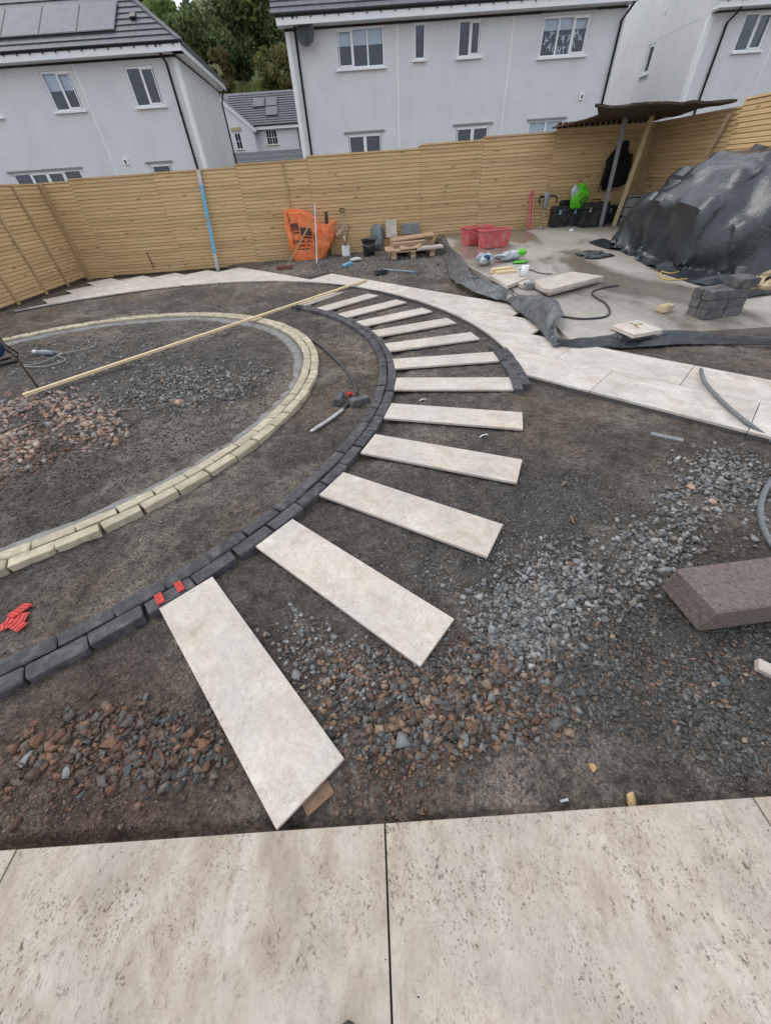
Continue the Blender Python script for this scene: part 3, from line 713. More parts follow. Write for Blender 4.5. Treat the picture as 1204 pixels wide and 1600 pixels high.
# ------------------------------------------------------------------ kerbs of setts
def sett_variants(name, L, Wd, H, m, n=6, jit=.003, ch=.006):
    return [MB().cbox((L, Wd, H), ch, (0, 0, -H / 2), None, jit, 100 + k).mesh(name, m) for k in range(n)]
def kerb(name, label, rows, a0, a1, pitch, H, mat, zoff=0.0, haunch=None, cat='kerb', jit=.004, sizeW=.086):
    base = thing(name, label, cat, (CX, CY, 0))
    for q, (r, off) in enumerate(rows):
        var = sett_variants('brick', R(pitch) * r - .008 - .006 * q, sizeW, H, mat, jit=jit)
        a = a0 + off * pitch
        while a < a1:
            t = R(a + random.uniform(-.1, .1)); x, y = r * math.cos(t), r * math.sin(t)
            rad = r + random.uniform(-.004, .004)
            z = zoff + .3 * float(macro(np.array([CX + x]), np.array([CY + y]))[0]) + random.uniform(-.003, .003)
            link('brick', var[random.randrange(6)], base, (rad * math.cos(t), rad * math.sin(t), z), (random.uniform(-.02, .02), random.uniform(-.01, .01), t + math.pi / 2 + random.uniform(-.012, .012)))
            a += pitch
    if haunch:
        r0, r1, z0, z1 = haunch; P_ = []
        for t in np.arange(a0, a1 + .1, 1.5):
            c, s = math.cos(R(t)), math.sin(R(t)); j = random.uniform(-.012, .012)
            P_.append([((r0 + j) * c, (r0 + j) * s, -.09), ((r0 + j) * c, (r0 + j) * s, z0 + random.uniform(-.006, .006)), ((r0 + r1) / 2 * c, (r0 + r1) / 2 * s, (z0 + z1) / 2 + random.uniform(-.004, .004)), (r1 * c, r1 * s, z1), (r1 * c, r1 * s, -.09)])
        MB().grid(P_).build('mortar_haunch', MORTAR, base, True)
    return base
kerb('dark_sett_kerb', 'outer curved kerb of two rows of charcoal setts along the slab fan', [(3.907, 0.0), (4.006, .48)], -66, 52.5, 3.74, .085, DARK)
kerb('buff_sett_kerb', 'inner curved kerb of two rows of buff setts around the gravel ring', [(3.004, 0.0), (3.102, .5)], -66, 148, 4.72, .08, BUFF, .0, (2.83, 2.955, -.052, -.028))
kerb('short_sett_kerb', 'short two-row start of grey setts against the curved path', [(5.275, 0.0), (5.365, .45)], -8.6, 2.6, 2.7, .12, DARK, .025)

# ------------------------------------------------------------------ fences of horizontal slats
def slat_mesh(L, h, m=FENCEW):
    t = .030
    prof = [(.002, 0), (t, 0), (t, h), (.022, h), (.022, h - .012), (.003, h - .012), (0, h - .016), (0, .003)]     # y (depth), z: a face with a deep rebate at its head
    vs = [(-L / 2, y, z) for y, z in prof] + [(L / 2, y, z) for y, z in prof]; n = len(prof)
    return MB().add(vs, [tuple(range(n)), tuple(range(2 * n - 1, n - 1, -1))] + [(i, i + n, (i + 1) % n + n, (i + 1) % n) for i in range(n)]).mesh('slat', m)
def fence(name, label, p0, ang, bays, pitch=.0705):
    """bays: (start, end, base at start, base at end, top) along the run; the good face looks towards -y of the local frame"""
    f = thing(name, label, 'fence', (p0[0], p0[1], 0), (0, 0, ang))
    for k, (a, b, z0, z1, top) in enumerate(bays):
        L = b - a - .004; me = slat_mesh(L, pitch - .0005); zb = min(z0, z1); n = int((top - zb - .03) / pitch + .85)
        for i in range(n):
            z = top - .03 - pitch * (i + 1)
            link('slat', me, f, ((a + b) / 2, random.uniform(-.0015, .0015), z), (random.uniform(-.0012, .0012), 0, random.uniform(-.0008, .0008)))
        MB().box((L, .06, .028), ((a + b) / 2, .012, top - .014)).build('capping', FENCEW, f)
        zlow = top - .03 - pitch * n
        MB().box((L, .03, zlow + .35), ((a + b) / 2, .018, (zlow - .35) / 2 - .004)).build('gravel_board', BARK, f)
        MB().box((.09, .09, top + .3), (a, .078, (top - .3) / 2 - .03)).build('post', POSTW, f)
    return f
FB = [(-7.65, -6.95, .03, .04, 1.91), (-6.95, -4.95, .04, .08, 1.945), (-4.95, -2.96, .08, .12, 1.955), (-2.96, -1.27, .12, .17, 2.0), (-1.27, 1.42, .17, .25, 2.05), (1.42, 2.9, .25, .31, 2.115), (2.9, 4.6, .32, .36, 2.165), (4.6, 7.0, .36, .44, 2.205)]
bf = fence('slat_fence', 'long back fence of pale timber slats with a stepped top, below the houses', (0, 11.9), 0, FB)
MB().box((.045, .03, 1.0), (-1.84, -.017, 1.52)).build('batten', POSTW, bf)
MB().box((.014, .02, .36), (-5.8, -.011, .29), (0, R(-4), 0)).build('crack_strip', BARK, bf)  # thin dark strip added in place of the crack at a slat joint
lf = fence('slat_fence', 'left side fence of pale timber slats with three upright battens', (-7.65, 11.9), R(90), [(-1.8, 0, .04, .04, 1.90), (-3.6, -1.8, .03, .03, 1.885), (-5.4, -3.6, 0, .0, 1.87)])
for yy, w in ((-.06, .075), (-.95, .06), (-1.80, .06), (-2.75, .06)): MB().box((w, .035, 1.9), (yy, -.0195, .92)).build('batten', POSTW, lf)
MB().box((.10, .12, 2.3), (6.955, -.005 + .03, 1.05)).build('corner_post', POSTW, bf); MB().box((.10, .10, 2.0), (-7.61, -.02, .90)).build('corner_post', POSTW, bf)
rf = fence('slat_fence', 'right side fence of timber slats rising behind the tarpaulin heap', (7.0, 11.9), R(-90), [(0, 2.42, .36, .36, 2.205), (2.42, 4.2, .3, .3, 2.30), (4.2, 6.0, .25, .25, 2.37)])
# ------------------------------------------------------------------ concrete slab
n = len(SLAB); vs = [(x, y, float(slab_z(x, y))) for x, y in SLAB] + [(x, y, float(slab_z(x, y)) - .14) for x, y in SLAB]
slab = MB().add(vs, [tuple(range(n))[::-1] if False else tuple(range(n)), tuple(range(2 * n - 1, n - 1, -1))] + [(i, n + i, n + (i + 1) % n, (i + 1) % n) for i in range(n)]).build('concrete_slab', CONC)
bmf = bmesh.new(); bmf.from_mesh(slab.data); bmesh.ops.recalc_face_normals(bmf, faces=bmf.faces[:]); bmf.to_mesh(slab.data); bmf.free()
tag(slab, kind='structure')

# ------------------------------------------------------------------ houses
def wall_with_holes(parent, x0, x1, z0, z1, holes, mat=HARL, name='wall', depth=.16, xf=None):
    """wall face in the x-z plane at y=0 with openings and their reveals; xf maps local points"""
    X = sorted({x0, x1, *[h[0] for h in holes], *[h[1] for h in holes]}); Z = sorted({z0, z1, *[h[2] for h in holes], *[h[3] for h in holes]})
    mb = MB()
    for i in range(len(X) - 1):
        for j in range(len(Z) - 1):
            mx, mz = (X[i] + X[i + 1]) / 2, (Z[j] + Z[j + 1]) / 2
            if any(h[0] < mx < h[1] and h[2] < mz < h[3] for h in holes): continue
            mb.add([(X[i], 0, Z[j]), (X[i + 1], 0, Z[j]), (X[i + 1], 0, Z[j + 1]), (X[i], 0, Z[j + 1])], [(0, 1, 2, 3)])
    for a, b, c, d in holes:
        for q in ([(a, 0, c), (a, depth, c), (a, depth, d), (a, 0, d)], [(b, 0, d), (b, depth, d), (b, depth, c), (b, 0, c)], [(a, 0, d), (a, depth, d), (b, depth, d), (b, 0, d)], [(a, 0, c), (b, 0, c), (b, depth, c), (a, depth, c)]):
            mb.add(q, [(0, 1, 2, 3)])
    return mb.build(name, mat, parent)
def window(parent, a, b, z0, z1, n=2, blind_or_reflection=0.0, door=False, sash=None, fr=.06, sill=True, ymul=0.0, bars=False, sillmat=None):
    """frame, panes, sill, blind and dim room of one window in the wall plane y=0 of its house"""
    w = MB(); y = .07
    w.box((b - a, .06, fr), ((a + b) / 2, y, z1 - fr / 2)); w.box((b - a, .06, fr), ((a + b) / 2, y, z0 + fr / 2))
    for x in (a + fr / 2, b - fr / 2): w.box((fr, .06, z1 - z0 - 2 * fr), (x, y, (z0 + z1) / 2))
    W_ = (b - a - 2 * fr) / n
    for k in range(1, n): w.box((.055 if not door else .1, .06, z1 - z0 - 2 * fr), (a + fr + W_ * k, y, (z0 + z1) / 2))
    for k in range(n):
        if sash and k in sash:
            x0, x1 = a + fr + W_ * k + .028, a + fr + W_ * (k + 1) - .028; zz0, zz1 = z0 + fr, z1 - fr; e = .035
            w.box((x1 - x0, .05, e), ((x0 + x1) / 2, y - .03, zz1 - e / 2)); w.box((x1 - x0, .05, e), ((x0 + x1) / 2, y - .03, zz0 + e / 2))
            for x in (x0 + e / 2, x1 - e / 2): w.box((e, .05, zz1 - zz0 - 2 * e), (x, y - .03, (zz0 + zz1) / 2))
        if bars:
            w.box((W_ - .06, .03, .03), (a + fr + W_ * (k + .5), y - .01, (z0 + z1) / 2)); w.box((.03, .03, z1 - z0 - 2 * fr), (a + fr + W_ * (k + .5), y - .012, (z0 + z1) / 2))
    win = w.build('door' if door else 'window', UPVC, parent)
    for k in range(n):
        x0, x1 = a + fr + W_ * k + .02, a + fr + W_ * (k + 1) - .02
        MB().box((x1 - x0, .012, z1 - z0 - 2 * fr + .02), ((x0 + x1) / 2, y + .004, (z0 + z1) / 2)).build('pane', GLASS, win)
    if sill: MB().box((b - a + .12, .16, .05), ((a + b) / 2, -.012, z0 - .027)).build('sill', sillmat or UPVC, win)
    if blind_or_reflection: MB().box((b - a - .1, .01, (z1 - z0) * blind_or_reflection), ((a + b) / 2, y + .09, z1 - .05 - (z1 - z0) * blind_or_reflection / 2)).build('blind_or_reflection', BLIND, win)
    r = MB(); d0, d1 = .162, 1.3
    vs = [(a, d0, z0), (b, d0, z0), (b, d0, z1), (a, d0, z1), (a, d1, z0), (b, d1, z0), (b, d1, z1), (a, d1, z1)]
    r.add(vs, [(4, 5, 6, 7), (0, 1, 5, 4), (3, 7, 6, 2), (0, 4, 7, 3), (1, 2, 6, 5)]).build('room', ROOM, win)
    return win
def downpipe(parent, pts, r=.042):
    mb = MB().tube(pts, r, 8)
    p0, p1 = Vector(pts[-2]), Vector(pts[-1])
    for k in range(1, 4):
        q = p0.lerp(p1, k / 4); mb.lathe([(r * 1.25, -.04), (r * 1.25, .04)], 8, q)
    return mb.build('downpipe', BLACKP, parent, True)
def courses(parent, eave0, eave1, up, ncourse, clip0=None, clip1=None, th=.045, name='tile_course', exp=.30):
    """rows of tiles climbing from the eaves; clip0/clip1 give the loss of length per metre of climb at either end (hips)"""
    e0, e1, up = Vector(eave0), Vector(eave1), Vector(up).normalized(); ax = (e1 - e0).normalized(); nrm = ax.cross(up).normalized()
    for k in range(ncourse):
        s0, s1 = k * exp, (k + 1) * exp + .05
        a0 = e0 + ax * ((clip0 or 0) * s0) + up * s0; a1 = e1 - ax * ((clip1 or 0) * s0) + up * s0
        b0 = e0 + ax * ((clip0 or 0) * s1) + up * s1; b1 = e1 - ax * ((clip1 or 0) * s1) + up * s1
        lo = nrm * th; hi = nrm * .006; c = (a0 + a1) / 2
        if (a1 - a0).dot(ax) < .4: break
        M_ = Matrix((ax, up, nrm)).transposed()
        vs = [a0, a1, b1, b0, a0 + lo, a1 + lo, b1 + hi, b0 + hi]; vs = [M_.inverted() @ (v - c) for v in vs]
        me = MB().add(vs, [(0, 3, 2, 1), (4, 5, 6, 7), (0, 1, 5, 4), (1, 2, 6, 5), (2, 3, 7, 6), (3, 0, 4, 7)]).mesh(name, TILE)
        o = link(name, me, parent, c); o.rotation_euler = M_.to_euler()
def eaves_run(parent, x0, x1, z, yout=-.42, nb=12):
    MB().box((x1 - x0, .03, .24), ((x0 + x1) / 2, yout, z)).build('fascia', UPVC, parent)
    MB().box((x1 - x0 - .02, -yout + .0, .03), ((x0 + x1) / 2, yout / 2 + .01, z - .105)).build('soffit', UPVC, parent)
    P_ = []
    for t in (0, 1):
        x = x0 + (x1 - x0) * t
        P_.append([(x, yout - .018 + .055 - .06 * math.cos(a) - .055, z + .11 - .06 * math.sin(a)) for a in np.linspace(0, math.pi, 8)])
    g = MB().grid(P_); 
    for k in range(nb): g.box((.03, .03, .09), (x0 + (x1 - x0) * (k + .5) / nb, yout - .045, z + .055))
    solidify(g.build('gutter', BLACKP, parent), .008)
SLP = math.cos(R(36)), math.sin(R(36))

# left house
H1 = thing('left_house', 'pale roughcast house with a hipped roof and solar panels behind the left fence corner', 'house', (0, 21.3, 0)); H1.name = 'hipped_house'
holes = [(-11.62, -10.50, 4.08, 5.08), (-8.50, -7.40, 4.05, 5.06), (-14.60, -11.75, .45, 2.50), (-8.85, -7.92, .45, 2.50), (-14.9, -13.75, 4.05, 5.05)]
wall_with_holes(H1, -19, -6.50, -.3, 5.20, holes)
window(H1, -11.62, -10.50, 4.08, 5.08, 2, 0.42, sash=[1]); window(H1, -8.50, -7.40, 4.05, 5.06, 2, 0, sash=[1]); window(H1, -14.9, -13.75, 4.05, 5.05, 2, 0)  # pale blind in the first window is added to imitate reflected sky
window(H1, -14.60, -11.75, .45, 2.50, 4, 0, True, [1, 2], sill=False); window(H1, -8.85, -7.92, .45, 2.50, 1, 0, True, [0], sill=False)
for a, b in ((-14.75, -11.6), (-8.95, -7.82)): MB().box((b - a, .05, .05), ((a + b) / 2, -.028, 2.535)).build('door_head', GREYTRIM, H1)
MB().add([(-6.5, 0, -.3), (-7.0, 7.0, -.3), (-7.0, 7.0, 5.2), (-6.5, 0, 5.2)], [(0, 1, 2, 3)]).build('side_wall', HARL, H1)
MB().add([(-7.0, 7.0, -.3), (-19, 7.0, -.3), (-19, 7.0, 5.2), (-7.0, 7.0, 5.2)], [(0, 1, 2, 3)]).build('rear_wall', HARL, H1)
MB().box((.05, .012, 4.2), (-10.28, -.005, 3.1)).build('render_joint', BAND, H1)
MB().box((.14, .03, 5.3), (-6.555, -.016, 2.5)).build('corner_band', BAND, H1); MB().box((.03, .16, 5.3), (-6.486, .07, 2.5)).build('corner_band', BAND, H1)
eaves_run(H1, -19, -6.1, 5.38, -.40, 28)
MB().bar((-6.1, -.40, 5.38), (-6.64, 7.3, 5.38), .03, .24).build('fascia', UPVC, H1); MB().bar((-6.30, -.38, 5.275), (-6.83, 7.3, 5.275), .38, .03).build('soffit', UPVC, H1)
g = MB().bar((-6.04, -.4, 5.46), (-6.58, 7.3, 5.46), .07, .07); [g.box((.05, .03, .09), (-6.07 - .0203 * k, -.3 + .29 * k, 5.52)) for k in range(26)]; g.build('gutter', BLACKP, H1)
downpipe(H1, [(-6.95, -.42, 5.42), (-6.92, -.2, 5.22), (-6.87, -.06, 5.08), (-6.87, -.06, .1)]); downpipe(H1, [(-6.62, 7.2, 5.4), (-6.80, 7.05, 5.1), (-6.92, 6.95, 4.8), (-6.92, 6.95, .1)])
roof = MB()
e = [(-19.4, -.42, 5.46), (-6.06, -.42, 5.46), (-6.62, 7.4, 5.46), (-19.4, 7.4, 5.46)]; rg = [(-14.8, 4.09, 5.46 + 4.5 * .7265), (-10.6, 4.09, 5.46 + 4.5 * .7265)]
roof.add(e + rg, [(0, 1, 5, 4), (1, 2, 5), (2, 3, 4, 5), (3, 0, 4), (3, 2, 1, 0)])
rf1 = roof.build('roof', TILE, H1)
courses(rf1, (-19.4, -.46, 5.465), (-6.02, -.46, 5.465), (0, SLP[0], SLP[1]), 18, .8, .8)
courses(rf1, (-6.03, -.40, 5.465), (-6.60, 7.4, 5.465), (-SLP[0], -.07 * SLP[0], SLP[1]), 12, .8, .8)
hp = Vector((-6.05, -.44, 5.50)); hq = Vector(rg[1]) + Vector((0, 0, .06))
for k in range(16):
    a = hp.lerp(hq, k / 16); b = hp.lerp(hq, (k + 1.08) / 16); MB().bar(a, b, .20, .05).build('hip_tile', TILE, rf1)
for k in range(6):
    sp = MB(); x1_ = -8.36 - 1.34 * k; xc = x1_ - .64
    cen = Vector((xc, -.46 + SLP[0] * 1.30, 5.46 + SLP[1] * 1.30)) + Vector((0, -SLP[1], SLP[0])) * .075
    o = sp.box((1.315, 1.42, .03)).build('solar_panel', SOLARF, H1); o.location = cen; o.rotation_euler = (R(36), 0, 0)
    MB().box((1.265, 1.36, .006), (0, 0, .019)).build('solar_cells', SOLAR, o)
cen = Vector((-7.72, -.46 + SLP[0] * 1.2, 5.46 + SLP[1] * 1.2)) + Vector((0, -SLP[1], SLP[0])) * .08
o = MB().box((.2, .2, .09)).build('roof_vent', BLACKP, H1); o.location = cen; o.rotation_euler = (R(36), 0, 0)
MB().box((.19, .06, .19), (-9.72, -.031, 2.62)).box((.07, .02, .09), (-9.72, -.07, 2.61), m=1).build('wall_vent', [UPVC, BLACKP], H1)
MB().tube([(-6.95, 6.3, 2.35), (-6.70, 6.3, 2.35), (-6.62, 6.3, 2.5)], .05, 8).build('flue', BLACKP, H1)

# middle house
H2 = thing('middle_house', 'pale grey roughcast house with four upstairs windows above the middle of the fence', 'house', (0, 21.5, 0)); H2.name = 'semi_detached_house'
ups = [(-.62, 1.17, 4.66, 5.62, 3, .36, [0]), (2.29, 2.71, 4.76, 5.62, 1, 0, None), (3.92, 4.80, 4.74, 5.62, 2, 0, [1]), (7.03, 8.80, 4.60, 5.56, 3, .27, [2])]
dns = [(-.50, .98, .9, 2.96, 2), (4.0, 5.45, .9, 2.96, 2), (7.05, 8.5, 1.95, 2.98, 2)]
wall_with_holes(H2, -2.40, 10.05, .1, 5.62, [(a, b, c, d) for a, b, c, d, *_ in ups] + [(a, b, c, d) for a, b, c, d, _ in dns])
for a, b, c, d, n_, bl, sa in ups: window(H2, a, b, c, d, n_, bl, False, sa)
window(H2, -.50, .98, .9, 2.96, 2, 0, True, [0, 1], sill=False); window(H2, 4.0, 5.45, .9, 2.96, 2, 0, True, [0, 1], sill=False); window(H2, 7.05, 8.5, 1.95, 2.98, 2, .4)
for a, b in ((-.6, 1.08), (3.9, 5.55), (6.95, 8.6)): MB().box((b - a, .05, .05), ((a + b) / 2, -.028, 3.0)).build('door_head', GREYTRIM, H2)
for x in (1.66, 5.92): MB().box((.05, .012, 3.6), (x, -.005, 3.8)).build('render_joint', BAND, H2)
MB().box((.16, .03, 5.5), (-2.335, -.016, 2.85)).build('corner_band', BAND, H2)
MB().add([(-2.4, 9, .1), (-2.4, 0, .1), (-2.4, 0, 5.62), (-2.4, 9, 5.62), (-2.4, 4.5, 9.0)], [(0, 1, 2, 4, 3)]).build('gable_wall', HARL, H2)
MB().add([(10.05, 0, .1), (10.05, 9, .1), (10.05, 9, 5.62), (10.05, 4.5, 9.0), (10.05, 0, 5.62)], [(0, 1, 2, 3, 4)]).build('gable_wall', HARL, H2)
eaves_run(H2, -2.62, 10.2, 5.80, -.40, 26)
for a, b in ((-2.4, -.75), (1.25, 2.2), (2.8, 3.8), (4.9, 6.9), (8.95, 10.05)): MB().box((b - a, .02, .05), ((a + b) / 2, -.011, 5.64)).build('eaves_shadow_strip', BLACKP, H2)  # black strips put in to paint the shade line under the eaves
downpipe(H2, [(-2.02, -.42, 5.85), (-2.02, -.2, 5.66), (-2.04, -.06, 5.5), (-2.04, -.06, .3)]); downpipe(H2, [(10.18, -.42, 5.85), (10.02, -.25, 5.55), (9.9, -.06, 5.35), (9.9, -.06, .3)])
MB().add([(-2.75, -.45, 5.9), (10.3, -.45, 5.9), (10.3, 4.5, 5.9 + 4.95 * .7265), (-2.75, 4.5, 5.9 + 4.95 * .7265), (-2.75, 9.4, 5.9), (10.3, 9.4, 5.9)], [(0, 1, 2, 3), (3, 2, 5, 4)]).build('roof_deck', TILE, H2)
courses(H2, (-2.78, -.47, 5.905), (10.33, -.47, 5.905), (0, SLP[0], SLP[1]), 18)
d = MB(); prof = [(.02 + .30 * t, .10 * t * t) for t in np.linspace(0, 1, 7)]
d.lathe(prof, 24, cap=False); dish = thing('satellite_dish', 'grey satellite dish under the eaves of the middle house', 'satellite dish', (-1.62, 21.22, 5.48)); dd = d.build('reflector', DISHM, dish, True); dd.rotation_euler = (R(80), 0, R(-12)); solidify(dd, .012)
MB().tube([(0, 0, -.05), (-.05, -.28, -.17), (.02, -.33, -.13)], .012, 6).build('feed_arm', BLACKP, dish); MB().box((.05, .05, .07), (.02, -.34, -.1)).build('feed_horn', BLACKP, dish); MB().tube([(0, .02, 0), (.05, .2, .0), (.14, .25, .14)], .02, 6).build('bracket', METAL, dish)
MB().box((.16, .06, .2), (9.02, -.031, 3.55)).box((.06, .02, .08), (9.02, -.07, 3.54), m=1).build('wall_vent', [UPVC, BLACKP], H2)
# paper letters strung inside the right-hand upstairs window, seen from behind
ban = thing('birthday_banner', 'white paper letter banner strung inside the three-pane window, seen from behind', 'banner', (7.92, 21.68, 5.0))
def letter(ch, x, z, s, rot):
    cu = bpy.data.curves.new('letter', 'FONT'); cu.body = ch; cu.size = s; cu.extrude = .002; cu.offset = .010; cu.align_x = 'CENTER'; cu.align_y = 'CENTER'
    tmp = bpy.data.objects.new('letter', cu); me = bpy.data.meshes.new_from_object(tmp); bpy.data.objects.remove(tmp)
    me.materials.clear(); me.materials.append(BLIND)
    o = link('letter', me, ban, (x, 0, z), (R(90), R(rot), 0)); o.scale = (-1, 1, 1)
for k, ch in enumerate('YPPAH'):
    t = (k - 2) / 2; letter(ch, t * .48, .02 + .13 * t * t, .235, -t * 22)
for k, ch in enumerate('YADHTRIB'):
    t = (k - 3.5) / 3.5; letter(ch, t * .66, -.24 + .24 * t * t, .225, -t * 35)
MB().tube([(t * .74, .004, -.12 + .30 * t * t) for t in np.linspace(-1, 1, 13)], .003, 4).tube([(t * .56, .004, .12 + .15 * t * t) for t in np.linspace(-1, 1, 11)], .003, 4).build('string', BLIND, ban)

# right house
H3 = thing('right_house', 'pale house at the upper right showing its side wall with one narrow window', 'house', (13.9, 22.6, 0)); H3.name = 'gable_house'
wall_with_holes(H3, 0, 14, .2, 5.55, [(1.42, 2.55, 4.55, 5.52)]); window(H3, 1.42, 2.55, 4.55, 5.52, 2, .0, False, [1])
sw = bpy.data.objects.new('side_wing', None); COL.objects.link(sw); sw.parent = H3; sw.rotation_euler = (0, 0, R(-90))
wall_with_holes(sw, -9, 0, .2, 5.55, [(-4.35, -3.85, 4.78, 5.70)] if False else [(-4.05, -3.45, 4.55, 5.48)], HARL, 'gable_wall')
ww = window(sw, -4.05, -3.45, 4.55, 5.48, 1, 0, False, [0])
MB().add([(-9.4, -.004, 5.55), (.40, -.004, 5.55), (.40, -.004, 5.80), (-4.5, -.004, 9.40), (-9.4, -.004, 5.80)], [(0, 1, 2, 3, 4)]).build('gable_peak', HARL, sw)
MB().box((.15, .03, 5.4), (.06, -.016, 2.8)).build('corner_band', BAND, H3); MB().box((.03, .15, 5.4), (-.016, .08, 2.8)).build('corner_band', BAND, H3)
MB().box((.05, .012, 3.6), (2.95, -.005, 3.8)).build('render_joint', BAND, H3)
eaves_run(H3, -.05, 14, 5.72, -.40, 26)
downpipe(H3, [(.95, -.42, 5.8), (.85, -.25, 5.5), (.72, -.06, 5.3), (.72, -.06, .2)])
MB().add([(-.15, -.45, 5.82), (14, -.45, 5.82), (14, 4.5, 5.82 + 4.95 * .7265), (-.15, 4.5, 5.82 + 4.95 * .7265), (-.15, 9.4, 5.82), (14, 9.4, 5.82)], [(0, 1, 2, 3), (3, 2, 5, 4)]).build('roof_deck', TILE, H3)
courses(H3, (-.17, -.47, 5.825), (14, -.47, 5.825), (0, SLP[0], SLP[1]), 18)
MB().box((.05, .06, .14), (-.03, 3.4, 6.3)).build('wall_vent', UPVC, H3)

def dissolve(wing, house):
    bpy.context.view_layer.update(); ml = wing.matrix_local.copy()
    for ch in list(wing.children):
        m_ = ml @ ch.matrix_local; ch.parent = house; ch.matrix_parent_inverse = Matrix(); ch.matrix_local = m_
    bpy.data.objects.remove(wing)
dissolve(sw, H3)
# small house beyond, in the gap
H4 = thing('cottage', 'small far white house with slate roof and two solar panels between the two near houses', 'house', (0, 50, 0))
wall_with_holes(H4, -9.75, -5.45, 2.4, 5.55, [(-8.85, -7.78, 4.42, 5.45)]); window(H4, -8.85, -7.78, 4.42, 5.45, 2, 0, bars=True, sillmat=SANDST)
gw = bpy.data.objects.new('front_gable', None); COL.objects.link(gw); gw.parent = H4; gw.location = (0, -1.2, 0)
wall_with_holes(gw, -16, -9.75, 2.4, 5.40, [(-11.55, -10.95, 4.2, 5.30)], HARL, 'wall'); window(gw, -11.55, -10.95, 4.2, 5.30, 1, 0, bars=True, sillmat=SANDST)
MB().add([(-16.2, 0, 5.40), (-9.75, 0, 5.40), (-12.9, 0, 7.85)], [(0, 1, 2)]).build('gable_peak', HARL, gw)
MB().add([(-9.75, 0, 2.4), (-9.75, 1.2, 2.4), (-9.75, 1.2, 5.4), (-9.75, 0, 5.4)], [(0, 1, 2, 3)]).build('return_wall', HARL, gw)
MB().box((.9, .08, .22), (-11.25, -.045, 5.52)).build('lintel', SANDST, gw)
MB().bar((-12.9, -.1, 8.0), (-9.45, -.1, 5.32), .06, .24).build('bargeboard', UPVC, gw)
MB().add([(-12.9, -.2, 8.12), (-9.3, -.2, 5.32), (-9.3, 4, 5.32), (-12.9, 4, 8.12)], [(0, 1, 2, 3)]).add([(-12.9, -.2, 8.12), (-12.9, 4, 8.12), (-16.6, 4, 5.3), (-16.6, -.2, 5.3)], [(0, 1, 2, 3)]).build('gable_roof', TILE, gw)
MB().add([(-5.45, 0, 2.4), (-5.45, 6.4, 2.4), (-5.45, 6.4, 5.55), (-5.45, 3.2, 7.95), (-5.45, 0, 5.55)], [(0, 1, 2, 3, 4)]).build('gable_wall', HARL, H4)
MB().box((4.5, .06, .26), (-7.45, -.32, 5.58)).build('fascia', UPVC, H4); MB().box((4.5, .08, .09), (-7.45, -.38, 5.70)).build('gutter', BLACKP, H4)
downpipe(H4, [(-5.75, -.3, 5.6), (-5.75, -.06, 5.4), (-5.75, -.06, 2.5)])
MB().add([(-13, -.38, 5.70), (-5.3, -.38, 5.70), (-5.3, 3.2, 5.70 + 3.58 * .7), (-13, 3.2, 5.70 + 3.58 * .7), (-13, 6.8, 5.7), (-5.3, 6.8, 5.7)], [(0, 1, 2, 3), (3, 2, 5, 4)]).build('roof', TILE, H4)
courses(H4, (-12.2, -.40, 5.72), (-5.28, -.40, 5.72), (0, .819, .573), 14, 0, 0, .06)
for cx_, cs_ in ((-9.25, 2.75), (-8.05, 2.75), (-8.02, 1.55)):
    cen = Vector((cx_, -.40 + .819 * cs_, 5.72 + .573 * cs_)) + Vector((0, -.573, .819)) * .10
    o = MB().box((1.1, 1.12, .04)).build('solar_panel', SOLARF, H4); o.location = cen; o.rotation_euler = (R(35), 0, 0); MB().box((1.04, 1.06, .006), (0, 0, .024)).build('solar_cells', SOLAR, o)
dissolve(gw, H4)
gf = thing('board_fence', 'dark slate grey board fence in front of the small far house', 'fence', (-9.6, 46, 0))
for k in range(5): MB().box((9.5, .03, .27), (0, 0, 2.55 + .29 * k)).build('board', GREYTRIM, gf)
for x in (-4.5, -1.5, 1.5, 4.5): MB().box((.1, .1, 1.6), (x, .07, 3.1)).build('post', GREYTRIM, gf)

# ------------------------------------------------------------------ hillside and trees beyond the houses
hx = np.arange(-90, 91, 1.5); hy = np.arange(44, 170, 1.5); HX, HY = np.meshgrid(hx, hy); hxx, hyy = HX.ravel(), HY.ravel()
def hill_z(x, y):
    x = np.asarray(x, float); y = np.asarray(y, float)
    return 2.3 + 7.6 * sst(55, 66, y) + 9 * sst(66, 100, y) + 10 * sst(95, 160, y) + 1.5 * (fbm(x * .12, y * .12, 3, 4) - .5)
hz_ = hill_z(hxx, hyy); k1 = fbm(hxx * .3, hyy * .3, 4, 2); rock = sst(-5.0, -3.8, hxx) * (1 - sst(64, 67, hyy))
hc = lay(np.array([.085, .10, .038])[None] * np.ones((len(hxx), 1)), sst(.45, .6, k1), (.13, .12, .045)); hc = lay(hc, sst(.55, .7, fbm(hxx * .5, hyy * .5, 3, 7)) * .8, (.045, .055, .028)); hc = lay(hc, np.clip(rock + sst(.0, 1, (62 - hyy) / 4) * .8, 0, 1) * .85, (.075, .075, .072))
nx, ny = len(hx), len(hy); ii = (np.arange(ny - 1)[:, None] * nx + np.arange(nx - 1)[None]).ravel()
hill = link('hillside', np_mesh('hillside', np.stack([hxx, hyy, hz_], 1), np.stack([ii, ii + 1, ii + nx + 1, ii + nx], 1), SOIL, hc, True)); tag(hill, kind='structure')
